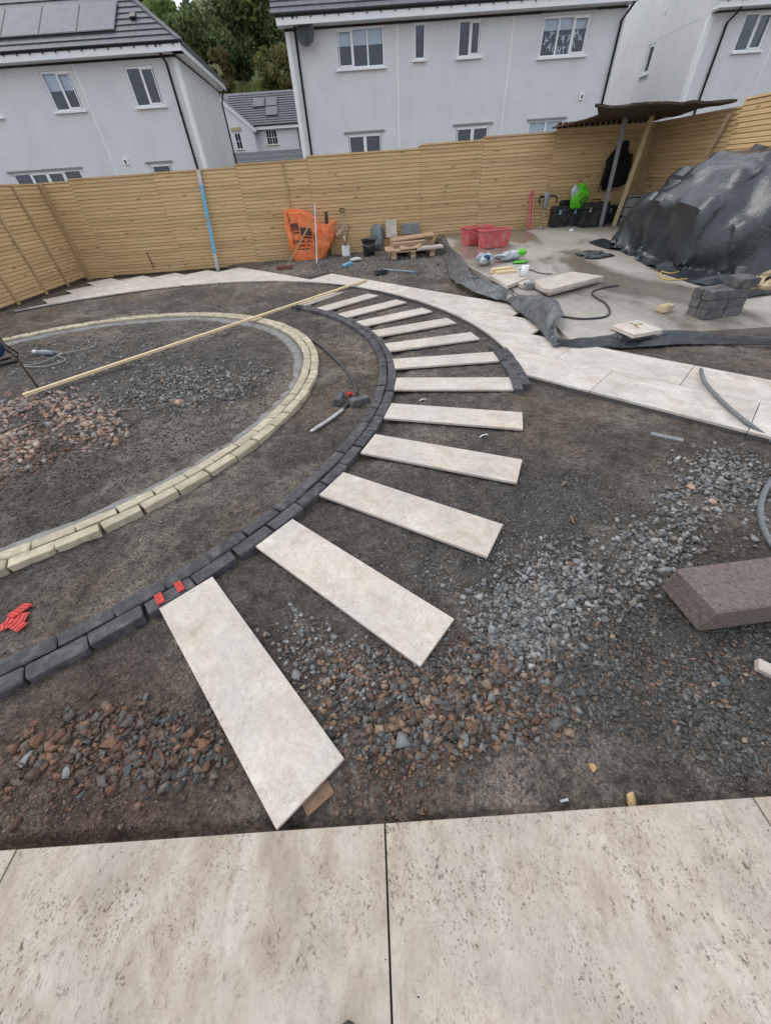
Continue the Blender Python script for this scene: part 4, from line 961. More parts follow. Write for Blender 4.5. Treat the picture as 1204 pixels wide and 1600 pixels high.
def leaves(cens, rads, n, size, seed, droop=0.0):
    rg = np.random.default_rng(seed); cens = np.array(cens); rads = np.array(rads); w = rads ** 2; pk = rg.choice(len(cens), n, p=w / w.sum())
    d = rg.normal(size=(n, 3)); d /= np.linalg.norm(d, axis=1)[:, None]; d[:, 2] = d[:, 2] * .85
    rr_ = rads[pk] * rg.uniform(.35, 1.0, n) ** .5; P_ = cens[pk] + d * rr_[:, None]
    a = rg.normal(size=(n, 3)); a[:, 2] -= droop; a /= np.linalg.norm(a, axis=1)[:, None]; b = np.cross(a, rg.normal(size=(n, 3))); b /= np.linalg.norm(b, axis=1)[:, None]
    s = size * rg.uniform(.6, 1.4, (n, 1)); V = np.stack([P_ - a * s, P_ + b * s * .55, P_ + a * s, P_ - b * s * .55], 1).reshape(-1, 3); T = np.arange(4 * n).reshape(-1, 4)
    tone = np.clip(rg.normal(.5, .2, n) + .25 * (rg.random(len(cens))[pk] - .5), 0, 1); return V, T, np.repeat(np.stack([tone] * 3, 1), 4, 0)
def tree(name, label, x, y, h, rad, la, lb, seed, n=5200, size=.22, droop=0.0, group=None, zb=.25, cat='tree'):
    zg = float(hill_z(np.array([x]), np.array([y]))[0]); rg = random.Random(seed); t = thing(name, label, cat, (x, y, zg - .2), group=group)
    tr = MB().tube([(0, 0, 0), (rg.uniform(-.2, .2), 0, h * .3), (rg.uniform(-.4, .4), rg.uniform(-.3, .3), h * .62), (rg.uniform(-.4, .4), 0, h * .9)], [h * .032, h * .026, h * .016, h * .005], 7)
    cens = []; rads = []
    for k in range(15):
        zz = rg.uniform(zb, .95); rr_ = rad * (1.0 - abs(zz - .55) * 1.25) * rg.uniform(.25, .95); an = rg.uniform(0, 6.28)
        c = (math.cos(an) * rr_, math.sin(an) * rr_, h * zz); cens.append(c); rads.append(rad * rg.uniform(.26, .46)); tr.tube([(0, 0, h * zz * .62), c], [h * .012, h * .004], 5)
    tr.build('trunk', BARK, t, True)
    V, T, Cc = leaves(cens, rads, n, size, seed, droop); mt = m_leaf('leaf_' + name, la, lb); link('crown', np_mesh('crown', V, T, mt, Cc), t)
DG = ((.03, .045, .018), (.09, .12, .045)); MG = ((.045, .075, .02), (.14, .19, .06)); PG = ((.10, .12, .065), (.30, .32, .20)); OL = ((.04, .045, .015), (.14, .135, .05))
tree('oak_tree', 'dark tree at the top left of the hill just above the hipped roof', -27.5, 82, 11, 5, *DG, 1)
tree('ash_tree', 'bright mid green tree directly right of the hip of the left roof', -20.8, 70, 6.8, 3.6, *MG, 2, 6500)
tree('whitebeam_tree', 'silvery pale leaved tree in the middle of the wooded gap', -14.6, 72, 9.2, 3.4, *PG, 3, 6500, .24, .8)
tree('sycamore_tree', 'tall rounded green tree next to the middle house corner', -10.6, 71, 11.5, 4.4, *MG, 4, 7500)
tree('alder_tree', 'very dark tree low in the shade between pale and green trees', -13.5, 68, 7.6, 3.6, *DG, 5, 6000)
tree('elder_tree', 'dark dense tree leaning out behind the hip of the roof', -18.2, 67, 6.2, 3.2, *DG, 6, 5500)
tree('holly_tree', 'dark tree half hidden by the left edge of the middle house', -7.2, 69, 10, 4, *DG, 7, 5000)
tree('lime_tree', 'tall green tree on the skyline behind the silvery tree', -15.8, 84, 10.5, 4.2, *MG, 8, 5000)
tree('elm_tree', 'skyline tree of dull green behind the bright tree', -32.5, 92, 9.8, 4.6, *DG, 9, 4200)
tree('birch_tree', 'skyline tree behind the tall rounded tree', -9.5, 88, 9, 4.6, *MG, 10, 4500)
tree('gorse_bush', 'olive brown bush at the foot of the wooded slope', -14.9, 64.5, 3.0, 1.6, (.06, .05, .022), (.13, .11, .045), 11, 1800, .16, zb=.15, cat='bush')
tree('bramble_bush', 'olive bush on the grass bank left of the middle house', -9.4, 64.3, 3.2, 2.0, *OL, 12, 2200, .16, zb=.15, cat='bush')
tree('broom_bush', 'small olive bush low on the bank beside the middle house corner', -7.6, 63.5, 3.6, 1.8, (.05, .05, .018), (.14, .13, .05), 13, 2200, .16, zb=.15, cat='bush')
rgx = np.random.default_rng(5); gxn = rgx.uniform(-20, -3, 9000); gyn = rgx.uniform(57, 67, 9000); gzn = hill_z(gxn, gyn); hh = rgx.uniform(.25, .7, 9000); an = rgx.uniform(0, 6.28, 9000); w = .05
V = np.stack([np.stack([gxn - w * np.cos(an), gyn - w * np.sin(an), gzn - .05], 1), np.stack([gxn + w * np.cos(an), gyn + w * np.sin(an), gzn - .05], 1), np.stack([gxn + .2 * np.sin(an), gyn + .2 * np.cos(an), gzn + hh], 1)], 1).reshape(-1, 3)
gr = link('bank_grass', np_mesh('bank_grass', V, np.arange(27000).reshape(-1, 3), m_leaf('grass_blade', (.05, .07, .02), (.20, .20, .07)), np.repeat(np.stack([rgx.random(9000)] * 3, 1), 3, 0))); tag(gr, 'rough yellow green grass on the bank below the trees', 'grass', kind='stuff')
#@@OBJECTS
# ------------------------------------------------------------------ things on the site
def onY(px, py, Y):
    d = ray(px, py); k = Y / d.y; return Vector((d.x * k, Y, d.z * k + CAM_H))
def onX(px, py, X):
    d = ray(px, py); k = X / d.x; return Vector((X, d.y * k, d.z * k + CAM_H))
def curve_pts(pts, k=8):
    pts = [Vector(p) for p in pts]; out = []
    for i in range(len(pts) - 1):
        p0 = pts[max(i - 1, 0)]; p1 = pts[i]; p2 = pts[i + 1]; p3 = pts[min(i + 2, len(pts) - 1)]
        for j in range(k):
            t = j / k; out.append(.5 * ((2 * p1) + (p2 - p0) * t + (2 * p0 - 5 * p1 + 4 * p2 - p3) * t * t + (3 * p1 - p0 - 3 * p2 + p3) * t ** 3))
    return out + [pts[-1]]
def cable(name, label, cat, px, r, mat, z=None, k=8, n=7):
    pts = [at(p[0], p[1], r * .9 + (p[2] if len(p) > 2 else 0)) for p in px]
    o = MB().tube(curve_pts(pts, k), r, n).build(name, mat, None, True, base=pts[0]); return tag(o, label, cat)
def quad_slab(name, label, cat, px, zoff, th, mat, group=None, absz=None):
    """slab whose top corners are seen at px, its top zoff above the ground or concrete"""
    P_ = [at(p[0], p[1], zoff) if absz is None else on_z(p[0], p[1], absz) for p in px]; c = sum(P_, Vector()) / len(P_); zt = sum(p.z for p in P_) / len(P_)
    d = P_[1] - P_[0]; yaw = math.atan2(d.y, d.x); cs, sn = math.cos(-yaw), math.sin(-yaw)
    lp = [((p.x - c.x) * cs - (p.y - c.y) * sn, (p.x - c.x) * sn + (p.y - c.y) * cs) for p in P_]
    mb = MB().prism(lp, -th, 0)
    o = link(name, mb.mesh(name, mat), None, (c.x, c.y, zt), (0, 0, yaw)); return tag(o, label, cat, group)

# pin, batten
pin = at(63, 611)
o = MB().tube([(0, 0, -.12), (.02, -.01, .35), (-.085, .06, .64)], .0115, 8).build('iron_pin', RUST, None, True); o.location = pin
o.name = 'iron_pin'; tag(o, 'rusty iron pin standing at the centre of the rings, the batten end at its foot', 'iron pin')
a_, b_ = at(38, 619, .05), Vector((-.06, 8.62, .06)); 
o = MB().bar((0, 0, 0), b_ - a_, .047, .028).build('timber_batten', PINE); o.location = a_ + Vector((0, 0, .012))
o.data.transform(Matrix.Identity(4)); tag(o, 'long pale timber batten lying from the iron pin across both kerbs to the path', 'timber batten')
# cables and hoses
cable('vibrator_hose', 'dark rubber hose with a pale metal end curving between the two kerbs', 'hose', [(437, 502), (452, 511), (475, 523), (505, 545), (532, 570), (549, 592), (556, 608), (553, 620), (543, 632), (523, 650), (500, 665)], .019, HOSED)
ho = [ob for ob in COL.objects if ob.name.startswith('vibrator_hose')][0]
pts = [at(p[0], p[1], .02) for p in ((536, 640), (516, 655), (485, 675))]
MB().tube([p - ho.location for p in curve_pts(pts, 5)], [.020] * 9 + [.016, .011], 8).build('metal_end', METAL, ho, True)
cable('water_hose', 'grey hose draped over the near paving at the right edge', 'hose', [(1094, 577, .02), (1100, 596, .02), (1125, 625, .01), (1162, 657, .01), (1215, 697, 0), (1290, 760, 0)], .017, HOSE)
cable('water_hose', 'short loop of grey hose bowing in from the right edge above the stone block', 'hose', [(1290, 690), (1215, 740), (1194, 768), (1187, 795), (1192, 825), (1215, 862), (1270, 900)], .017, HOSE)
cable('extension_cable', 'thin dark cable looped on the concrete beside the stacked white slabs', 'cable', [(876, 494), (905, 498), (940, 496), (952, 488), (945, 474), (928, 463), (926, 455), (945, 449), (965, 446)], .013, HOSED)
cable('thin_cable', 'thin black cable lying on the concrete between mug and red boxes', 'cable', [(806, 421), (822, 420), (845, 427), (862, 428)], .009, HOSED)
cable('pale_cable', 'thin pale cable lying on the soil beyond the buff kerb', 'cable', [(300, 481), (318, 478), (335, 481), (352, 488), (362, 493)], .009, HOSE)
cable('yellow_cord', 'thin yellow cord looped out from under the tarpaulin', 'cord', [(1072, 436), (1045, 437), (1031, 432), (1034, 424), (1050, 420), (1060, 424), (1045, 427), (1028, 422), (1027, 418), (1042, 416)], .011, YELCORD)
# grinder and reel
g0 = at(76, 556); gr_ = thing('angle_grinder', 'grey power tool lying with its flex looped inside the gravel ring', 'power tool', g0, (0, 0, R(-12)))
MB().lathe([(.03, -.2), (.05, -.18), (.055, .0), (.045, .06), (.045, .18)], 12).build('body', GREYTRIM, gr_, True).rotation_euler = (0, R(90), 0)
MB().lathe([(.02, -.04), (.06, -.03), (.065, .03), (.03, .05)], 12, (-.26, 0, .0)).build('head', METAL, gr_, True)
MB().tube(curve_pts([(.18, 0, .01), (.32, .02, -.02), (.30, -.45, -.03), (.05, -.62, -.03), (.55, -.62, -.03), (.72, -.3, -.03), (.35, -.05, -.02), (.7, .35, -.03), (.55, .7, -.03)], 8), .012, 6).build('flex', WHITECORD, gr_, True)
gr_.location.z += .045; gr_.scale = (.72, .72, .72)
r0 = at(3, 568); reel = thing('cable_reel', 'blue drum cable reel on a black stand cut by the left edge', 'cable reel', r0, (0, 0, R(35)))
MB().lathe([(.03, -.11), (.17, -.11), (.175, -.09), (.11, -.07), (.11, .07), (.175, .09), (.17, .11), (.03, .11)], 24).build('drum', BLUE, reel, True).matrix_local = Matrix.Translation((0, 0, .26)) @ Matrix.Rotation(R(90), 4, 'X')
MB().lathe([(.12, -.062), (.135, -.03), (.135, .03), (.12, .062)], 20).build('cable', HOSED, reel, True).matrix_local = Matrix.Translation((0, 0, .26)) @ Matrix.Rotation(R(90), 4, 'X')
for y in (-.14, .14): MB().tube([(-.2, y, .012), (.2, y, .012), (.22, y, .05), (.06, y, .4), (-.06, y, .4), (-.22, y, .05), (-.2, y, .012)], .012, 6).build('stand', BLACKP, reel, True)
# loose setts and red spacers
STK = M('grey_charcoal_sett', (.105, .10, .104), .8, .3, 16, .4, 90, .004, .25, .3, dirt=((.2, .19, .18), .3, 9))
sv = sett_variants('loose_sett', .205, .08, .07, STK, 3)
for (px, py, yaw, lab, k) in ((530, 627, 82, 'loose charcoal sett pointing away, left of the red spacers on the soil', 0), (562, 631, 30, 'loose charcoal sett lying askew, right of the red spacers under the hose', 1)):
    p = at(px, py); o = link('loose_sett', sv[k], None, (p.x, p.y, p.z + .066), (0, .02, R(yaw))); tag(o, lab, 'sett', 'loose charcoal setts')
def spacer_mesh(seed):
    m = MB(); m.cbox((.075, .038, .006), .0015, (0, 0, 0), None, .0, seed)
    for k in range(4): m.box((.004, .032, .003), (-.027 + .018 * k, 0, .0045))
    return m.mesh('spacer', RED)
spm = spacer_mesh(1)
def spacer(x, y, z, rot, lab):
    o = link('plastic_spacer', spm, None, (x, y, z), rot); tag(o, lab, 'spacer', 'red plastic spacers')
for px, py, dz, yw, tl, lab in ((20, 975, .008, 38, .03, 'red plastic spacer undermost in the small pile on the soil at left'), (33, 968, .017, 12, .06, 'red plastic spacer in the middle of the small pile on the soil at left'), (42, 953, .028, 75, .22, 'red plastic spacer tilted on top of the small pile at left'), (31, 981, .012, -25, .05, 'red plastic spacer at the near edge of the small pile on the soil')):
    q = at(24 + (px - 24) * .72, 970 + (py - 970) * .72); spacer(q.x, q.y, q.z + dz, (0, tl, R(yw)), lab); COL.objects[-1].scale = (1.3, 1.45, 1.2)
p = at(546, 619); spacer(p.x, p.y, p.z + .03, (.5, .2, R(55)), 'red plastic spacer leaning between the two loose charcoal setts')
spacer(p.x + .03, p.y + .02, p.z + .012, (0, .1, R(15)), 'red plastic spacer flat on the soil between the loose charcoal setts')
for (px, py, lab) in ((250, 936, 'red plastic spacer on the dark kerb by the left corner of the nearest slab'), (281, 917, 'red plastic spacer on the dark kerb at the head of the nearest slab')):
    q = on_z(px, py, .003); spacer(q.x, q.y, .0085, (0, .03, R(-52)), lab)
# mauve stone block
o = MB().cbox((1.05, .25, .155), .007, (0, 0, 0), None, .003, 5).build('stone_block', BROWNST); o.location = (1.40 + .525, .805 + .125, .045); o.rotation_euler = (0, R(.6), R(4)); tag(o, 'large mauve brown stone block with pitted top at the right edge', 'stone block')
p = at(1190, 1052); o = MB().cbox((.10, .055, .03), .004).build('tile_offcut', SLABM); o.location = p + Vector((.02, 0, .022)); o.rotation_euler = (.1, .12, R(-35)); tag(o, 'small cream offcut of tile at the right edge below the stone block', 'offcut')
CHIP = M('damp_wood', (.20, .125, .08), .9, .3, 20)
# standout stones
def rock(px, py, size, mat, lab, flat=.7, seed=0, name='rock', cat='stone', group=None):
    V, T = hull_protos(1, 500 + seed, flat, 16)[0]; p = at(px, py)
    b = bmesh.new(); vs = [b.verts.new(v * size / 2) for v in V]; [b.faces.new([vs[i] for i in t]) for t in T]
    bmesh.ops.subdivide_edges(b, edges=b.edges[:], cuts=2, use_grid_fill=True); rg = random.Random(seed)
    for v in b.verts: v.co += Vector((rg.uniform(-1, 1), rg.uniform(-1, 1), rg.uniform(-1, 1))) * size * .022
    me = bpy.data.meshes.new(name); b.to_mesh(me); b.free(); me.materials.append(mat); zmin = min(v.co.z for v in me.vertices)
    o = link(name, me, None, (p.x, p.y, p.z - zmin - size * .06), (0, 0, rg.uniform(0, 6))); tag(o, lab, cat, group); return o
rock(983, 1249, .062, GOLDST, 'golden crumbly stone lying against the patio edge', .6, 1); rock(924, 1199, .036, GOLDST, 'small golden stone on the smooth mud away from the patio', .7, 2)
LGR = M('pale_grey_rock', (.21, .212, .212), .85, .35, 30, .5, 80); BRR = M('brown_rock', (.155, .082, .052), .9, .35, 30, .6, 80); DGR = M('dark_rock', (.062, .068, .070), .85, .35, 30, .5, 80); PKR = M('pink_rock', (.37, .25, .19), .9, .3, 30, .5, 80)
for k, (px, py, s, m_, lab) in enumerate([(40, 1188, .07, LGR, 'pale grey angular stone among the rusty rubble at left'), (105, 1208, .062, LGR, 'flat bluish stone below the rusty rubble at left'), (203, 1203, .055, DGR, 'rounded dark stone to the right of the flat bluish stone'), (60, 1158, .075, BRR, 'biggest rusty stone at the left end of the rubble'), (175, 1165, .085, BRR, 'flat rusty brown stone in the middle of the left rubble'), (320, 1165, .07, BRR, 'rusty stone touching the side of the nearest slab'), (330, 1180, .06, DGR, 'greenish dark stone beside the nearest slab'), (462, 1055, .058, LGR, 'white flecked stone between the two nearest slabs'), (600, 1155, .055, DGR, 'dark stone in the rubble below the second slab'), (735, 1135, .06, BRR, 'squarish brown stone in the rubble under the gravel band'), (1078, 762, .075, PKR, 'tan stone at the upper edge of the pale gravel'), (1112, 785, .07, PKR, 'orange stone in the middle of the far pale gravel'), (1100, 798, .055, PKR, 'salmon stone just below the orange one in the far gravel'), (1176, 842, .08, LGR, 'lone grey cobble right of the pale gravel near the hose'), (888, 882, .05, BRR, 'brown stone at the top of the near gravel band'), (863, 1010, .05, PKR, 'pinkish stone at the tail of the pale gravel'), (1126, 1065, .07, DGR, 'large dark slate in the shale under the block'), (905, 1085, .07, DGR, 'large dark slate at the left of the shale'), (50, 845 + 50, .06, DGR, 'small cobble lying just outside the buff kerb'), (281, 632, .13, PKR, 'single orange stone on the soil inside the ring'), (110, 640, .17, PKR, 'bright orange stone on the pinkish rubble'), (645, 795, .06, PKR, 'muddy tan pebble below the fourth slab')]):
    rock(px, py, s, m_, lab, .7, 10 + k)
for px, py, ln, lab in ((755, 682, .05, 'scrap of white plastic on dark soil below the fifth slab'), (660, 626, .05, 'tiny white clip on soil beside the kerb below the level slab')):
    p = at(px, py); o = MB().tube(curve_pts([p + Vector((-.035, -.015, .006)), p + Vector((-.01, .0, .012)), p + Vector((.025, .02, .006)), p + Vector((.035, .01, .006))], 4), .0055, 5).build('plastic_scrap', WHITE, None, True, base=p); tag(o, lab, 'plastic scrap')
p = at(1040, 684); o = MB().box((.22, .05, .01)).build('slate_sliver', GREYST); o.location = p + Vector((0, 0, .008)); o.rotation_euler = (0, 0, R(-35)); tag(o, 'thin blue grey sliver lying on soil near the path edge', 'sliver')
for px, py, yw, lab in ((880, 757, 40, 'thin splinter of wood on the soil right of the fourth slab'), (893, 813, 80, 'upright-looking splinter of wood above the near gravel'), (497, 1247, 35, 'flat chip of wood under the tip of the nearest slab')):
    p = at(px, py); o = MB().cbox((.075 if py < 1000 else .11, .012 if py < 1000 else .05, .008), .002, seed=px).build('wood_chip', CHIP); o.location = p + Vector((0, 0, .008)); o.rotation_euler = (.1, .05, R(yw)); tag(o, lab, 'wood chip')
p = at(880, 1251); o = MB().box((.03, .008, .004)).build('foil_scrap', METAL); o.location = p + Vector((0, 0, .006)); o.rotation_euler = (0, 0, R(8)); tag(o, 'shiny sliver of foil on the mud beside the patio edge', 'scrap')
# toe of a shoe at the very bottom
sh = thing('shoe', 'dark brown toe of a shoe at the bottom edge on the patio', 'shoe', (-.185, -.36, 0), (0, 0, R(2)))
P_ = []
for t in np.linspace(0, 1, 13):
    y = -.12 + .262 * t; w = .047 * (1 - max(0, (t - .62) / .38) ** 2.2 * .98); hgt = (.085 - .04 * t) * (1 - max(0, (t - .8) / .2) ** 2.5 * .6)
    P_.append([(w * math.cos(a) * (1 - .15 * math.sin(a)), y, .018 + hgt * math.sin(a)) for a in np.linspace(0, math.pi, 9)])
MB().grid(P_).build('upper', SHOE, sh, True)
MB().prism([(.051 * math.cos(a) if math.sin(a) < 0 else .051 * math.cos(a), (.145 * math.sin(a) if math.sin(a) > 0 else .12 * math.sin(a))) for a in np.linspace(0, 2 * math.pi, 24, endpoint=False)], 0, .02).build('sole', RUBBER, sh)

# ------------------------------------------------------------------ along the back fence
b0 = at(338, 415); t0 = onY(309.5, 264, 11.86)
lv = thing('levelling_staff', 'long blue builder’s straightedge leaning upright against the back fence', 'straightedge', b0)
dv = (t0 - b0); MB().bar((0, 0, 0), dv * .985, .085, .028, up=(0, -1, 0)).build('bar', METAL, lv); MB().bar(dv * .20, dv * .86, .089, .031, up=(0, -1, 0)).build('blue_face', BLUEP, lv)
MB().bar(dv * .52, dv * .56, .06, .036, up=(0, -1, 0)).build('vial', GREYTRIM, lv); lv['label'] = "long blue builder's straightedge leaning upright against the back fence"
# orange sack
sb = at(484, 404); sack = thing('rubble_sack', 'bright orange woven rubble sack with black print slumped before the back fence', 'sack', sb, (0, 0, R(4)))
def sack_pt(th, t, off=0.0):
    c, s = math.cos(th), math.sin(th); e = .55
    a, b = .53, .32
    x = a * math.copysign(abs(c) ** e, c); y = b * math.copysign(abs(s) ** e, s)
    left = float(sst(-.70, .05, np.array(-c))); hgt = .68 + .36 * left * (1 if s > -.5 else .86) + .05 * max(0, c)
    prof = .80 + .42 * math.sin(min(1, t * 1.1) * 2.2) * max(0, c) + .12 * t * (1 - left)
    n = fbm(np.array([th * 2.2 + 3]), np.array([t * 3.0]), 4, 6.6)[0] - .5; n2 = abs(fbm(np.array([th * 3.1 + t * 2]), np.array([t * 2.6 - th]), 3, 1.6)[0] - .5)
    k = prof + .30 * n - .28 * n2 + off
    return Vector((x * k + .10 * t * max(0, c) - .04 * t * left, y * k, hgt * t ** .92 * (1 + .1 * n)))
TH = np.linspace(0, 2 * math.pi, 64, endpoint=False)
P_ = []
for th in TH:
    col = [sack_pt(th, t) for t in np.linspace(0, 1, 22)]; top = col[-1]
    col += [Vector((top.x * .9, top.y * .9, top.z - .03)), Vector((top.x * .75, top.y * .72, min(top.z - .12, .62))), Vector((top.x * .25, top.y * .25, .5))]
    P_.append(col)
o = MB().grid(P_, closed=True).build('cloth', ORANGE, sack, True); subsurf(o)
def patch(th0, th1, t0, t1, mb):
    A = np.linspace(th0, th1, 4); B = np.linspace(t0, t1, 3); mb.grid([[sack_pt(a, b, .028) for b in B] for a in A])
mk = MB(); F0 = 1.5 * math.pi
for k, (a, b, c, d) in enumerate([(-.52, -.34, .60, .76), (-.28, -.10, .60, .76), (-.52, -.10, .54, .575), (-.05, .16, .50, .66), (-.05, .16, .44, .475)]): patch(F0 + a, F0 + b, c, d, mk)
for row_, (a0_, a1_, tt, hh_) in enumerate([(-.50, .10, .355, .045), (-.40, .08, .275, .038), (-.46, .02, .205, .03)]):
    a = a0_
    while a < a1_: w_ = random.uniform(.035, .075); patch(F0 + a, F0 + a + w_, tt, tt + hh_ * random.uniform(.75, 1), mk); a += w_ + .022
mk.build('print', INK, sack)
MB().grid([[sack_pt(F0 - .62 + dx, t, .06) for t in np.linspace(.32, 1.0, 12)] for dx in (0, .035, .07)]).build('strap', STRAP, sack)
MB().grid([[sack_pt(F0 + .22 + dx, t, .05) for t in np.linspace(.12, .55, 8)] for dx in (0, .03)]).build('strap', STRAP, sack)
def leaning(name, label, cat, pxb, pxt, Yt, w, d, mat, dz=0.0, up=(0, -1, 0)):
    b = at(*pxb, dz); t = onY(*pxt, Yt); o = MB().bar((0, 0, 0), t - b, w, d, up=up).build(name, mat); o.location = b; return tag(o, label, cat)
fy = sb.y - .38
leaning('white_pole', 'pale grey pole standing upright in front of the orange sack', 'pole', (495, 412), (491.5, 317), sb.y - .30, .03, .028, METAL)
leaning('timber_lath', 'thin grey lath leaning diagonally across the front of the orange sack', 'lath', (449, 415), (486, 346), sb.y - .36, .035, .012, POSTW)
leaning('wood_offcut', 'dark brown board end poking up out of the orange sack', 'offcut', (514, 392), (509, 331), sb.y + .1, .085, .02, BARK)
q = onY(531, 362, sb.y); o = MB().cbox((.26, .05, .08), .01, (0, 0, 0), None, .006, 4).build('wood_offcut', PINK); o.location = q; o.rotation_euler = (0, R(-28), .2); tag(o, 'pinkish piece of packing wood sticking out of the right of the sack', 'offcut')
q = onY(524, 357, sb.y + .05); o = MB().cbox((.14, .1, .09), .01, (0, 0, 0), None, .01, 6).build('wood_offcut', OCHRE); o.location = q; o.rotation_euler = (.3, R(-15), .2); tag(o, 'cream block of packing lying in the open mouth of the sack', 'offcut')
p = at(541, 400); shv = thing('shovel', 'square mouthed grey shovel standing against the fence beside the orange sack', 'shovel', p)
tp = onY(534, 326, 11.8) - p; ax_ = tp.normalized()
MB().tube([ax_ * .30, ax_ * (tp.length - .1)], .017, 8).build('shaft', GREYTRIM, shv, True); MB().tube([ax_ * (tp.length - .1) + Vector((-.0, 0, 0)), ax_ * (tp.length - .05) + Vector((-.06, 0, 0)), ax_ * tp.length + Vector((-.06, 0, 0)), ax_ * tp.length + Vector((.06, 0, 0)), ax_ * (tp.length - .05) + Vector((.06, 0, 0)), ax_ * (tp.length - .1)], .013, 6).build('handle', BLACKP, shv, True)
b_ = MB().grid([[Vector((x, -.035 + .03 * (1 - (x / .12) ** 2) * (-1), .0)) + ax_ * z for z in np.linspace(-.01, .27, 5)] for x in np.linspace(-.12, .12, 7)]).build('blade', METAL, shv, True); solidify(b_, .004)
MB().lathe([(.022, .22), (.02, .42)], 8, (ax_ * .0)).build('socket', METAL, shv, True)
leaning('fence_bar', 'thin dark bar propped against the fence behind the shovel', 'bar', (536, 392), (546, 352), 11.8, .02, .02, RUST)
# bucket and tub
p = at(577, 400); bk = thing('bucket', 'black rubber builder’s bucket standing before the fence', 'bucket', p); bk['label'] = "black rubber builder's bucket standing left of the pallet"
o = MB().lathe([(.01, .01), (.13, .0), (.15, .15), (.175, .34), (.185, .345), (.185, .335), (.165, .32), (.135, .02), (.01, .02)], 22, cap=False).build('shell', RUBBER, bk, True)
MB().tube([(-.18, 0, .33), (-.17, -.09, .26), (0, -.19, .2), (.17, -.09, .26), (.18, 0, .33)], .006, 5).build('handle', METAL, bk, True)
p = at(590, 392); tb = thing('polythene_bag', 'dusty grey polythene bag of sand slumped behind the black bucket', 'bag', p + Vector((.02, .22, 0)))
def blobby(rx, ry, rz, seed, n=26, m=16, amp=.25, flat=True, sharp=1.0):
    G = []
    for i in range(n):
        a = 2 * math.pi * i / n; row = []
        for j in range(m + 1):
            f = math.pi * (j / m - .5); cx_, sz = math.cos(f), math.sin(f)
            d = Vector((math.cos(a) * cx_, math.sin(a) * cx_, sz)); k = 1 + amp * 2 * (fbm(np.array([d.x * 2.2 + seed]), np.array([d.y * 2.2 + d.z * 1.9]), 4, seed)[0] - .5) - amp * sharp * abs(fbm(np.array([d.x * 3 + d.z * 2 + seed]), np.array([d.y * 3.3 - d.z]), 3, seed + 3)[0] - .5) * 2
            z = rz * sz * k; z = max(z, -rz * .8) if flat else z; row.append((rx * d.x * k, ry * d.y * k, z + rz * .8))
        G.append(row)
    return MB().grid(G, closed=True)
subsurf(blobby(.2, .18, .33, 3.1, amp=.35).build('body', GREYPOLY, tb, True))
# pallet with boards
p = at(648, 404); pal = thing('pallet', 'low timber pallet near the fence carrying boards and cardboard', 'pallet', Vector((1.05, p.y + .45, p.z)), (0, 0, R(5)))
for y in (-.38, 0, .38):
    for x in (-.46, 0, .46): MB().cbox((.12, .1, .09), .004, (x, y, .055)).build('block', PINK, pal)
for k in range(6): MB().cbox((1.1, .1, .02), .002, (0, -.40 + .16 * k, .145)).build('deck_board', PINK, pal)
for x in (-.46, 0, .46): MB().cbox((.1, .9, .02), .002, (x, 0, .122)).build('bearer', PINK, pal)
def onpal(x, y, z): return Vector((pal.location.x + x, pal.location.y + y, pal.location.z + z))
o = MB().cbox((1.02, .50, .13), .006, (0, 0, 0), None, .006, 9).build('board_pack', PINK); o.location = onpal(.06, .16, .245); o.rotation_euler = (R(4), R(-1), R(6)); tag(o, 'pack of pinkish boards lying on the pallet', 'board pack')
o = MB().cbox((1.05, .42, .03), .004, (0, 0, 0), None, .006, 19).build('board_pack', CARD); o.location = onpal(.08, .2, .345); o.rotation_euler = (R(3), R(-3), R(4)); tag(o, 'flat cardboard sheet on top of the pack of boards', 'cardboard')
for k, (x, y, z, w, d, rx, ry, rz_, lab, m_) in enumerate([(-.42, -.36, .20, .42, .30, -.35, .05, .12, 'curled brown cardboard flap hanging over the left end of the pallet', CARD), (-.02, -.34, .22, .50, .24, -.4, -.04, .05, 'brown cardboard strip folded over the front of the pallet', CARD), (.43, -.12, .33, .18, .40, -.9, 0, -.25, 'pinkish cardboard flap bent down at the right end of the boards', CARD)]):
    gpts = [[(w * (i / 6 - .5), d * (j / 4 - .5), .03 * math.sin(i * 1.1 + k) * (j / 4) - .05 * (j / 4 - .5) ** 2) for j in range(5)] for i in range(7)]
    o = MB().grid(gpts).build('cardboard_flap', m_, None, True); o.location = onpal(x, y, z); o.rotation_euler = (rx + .5, ry, rz_); solidify(o, .005); tag(o, lab, 'cardboard')
o = MB().cbox((.62, .30, .045), .003).build('grey_slab', SLABM); o.location = onpal(.42, -.32, .182); o.rotation_euler = (0, R(-1), R(4)); tag(o, 'pale slab lying on the front right corner of the pallet', 'paving slab')
o = MB().box((.28, .03, .36)).build('leaning_slab', GREYST); o.location = onY(611, 357, 11.75); o.rotation_euler = (R(-12), 0, .02); o.data.materials[0] = SLABM; tag(o, 'small pale square slab leaning on the fence behind the pallet', 'paving slab')
o = MB().cbox((.46, .08, .24), .02, (0, 0, 0), None, .006, 3).build('grey_block', GREYST); o.location = onY(641.5, 358, 11.75); o.rotation_euler = (R(-8), R(1), .02); tag(o, 'dark grey block propped on the fence behind the boards', 'block')
DULLB = M('worn_blue_grey_paint', (.17, .22, .27), .55, .25, 10, dirt=((.34, .33, .31), .45, 9))
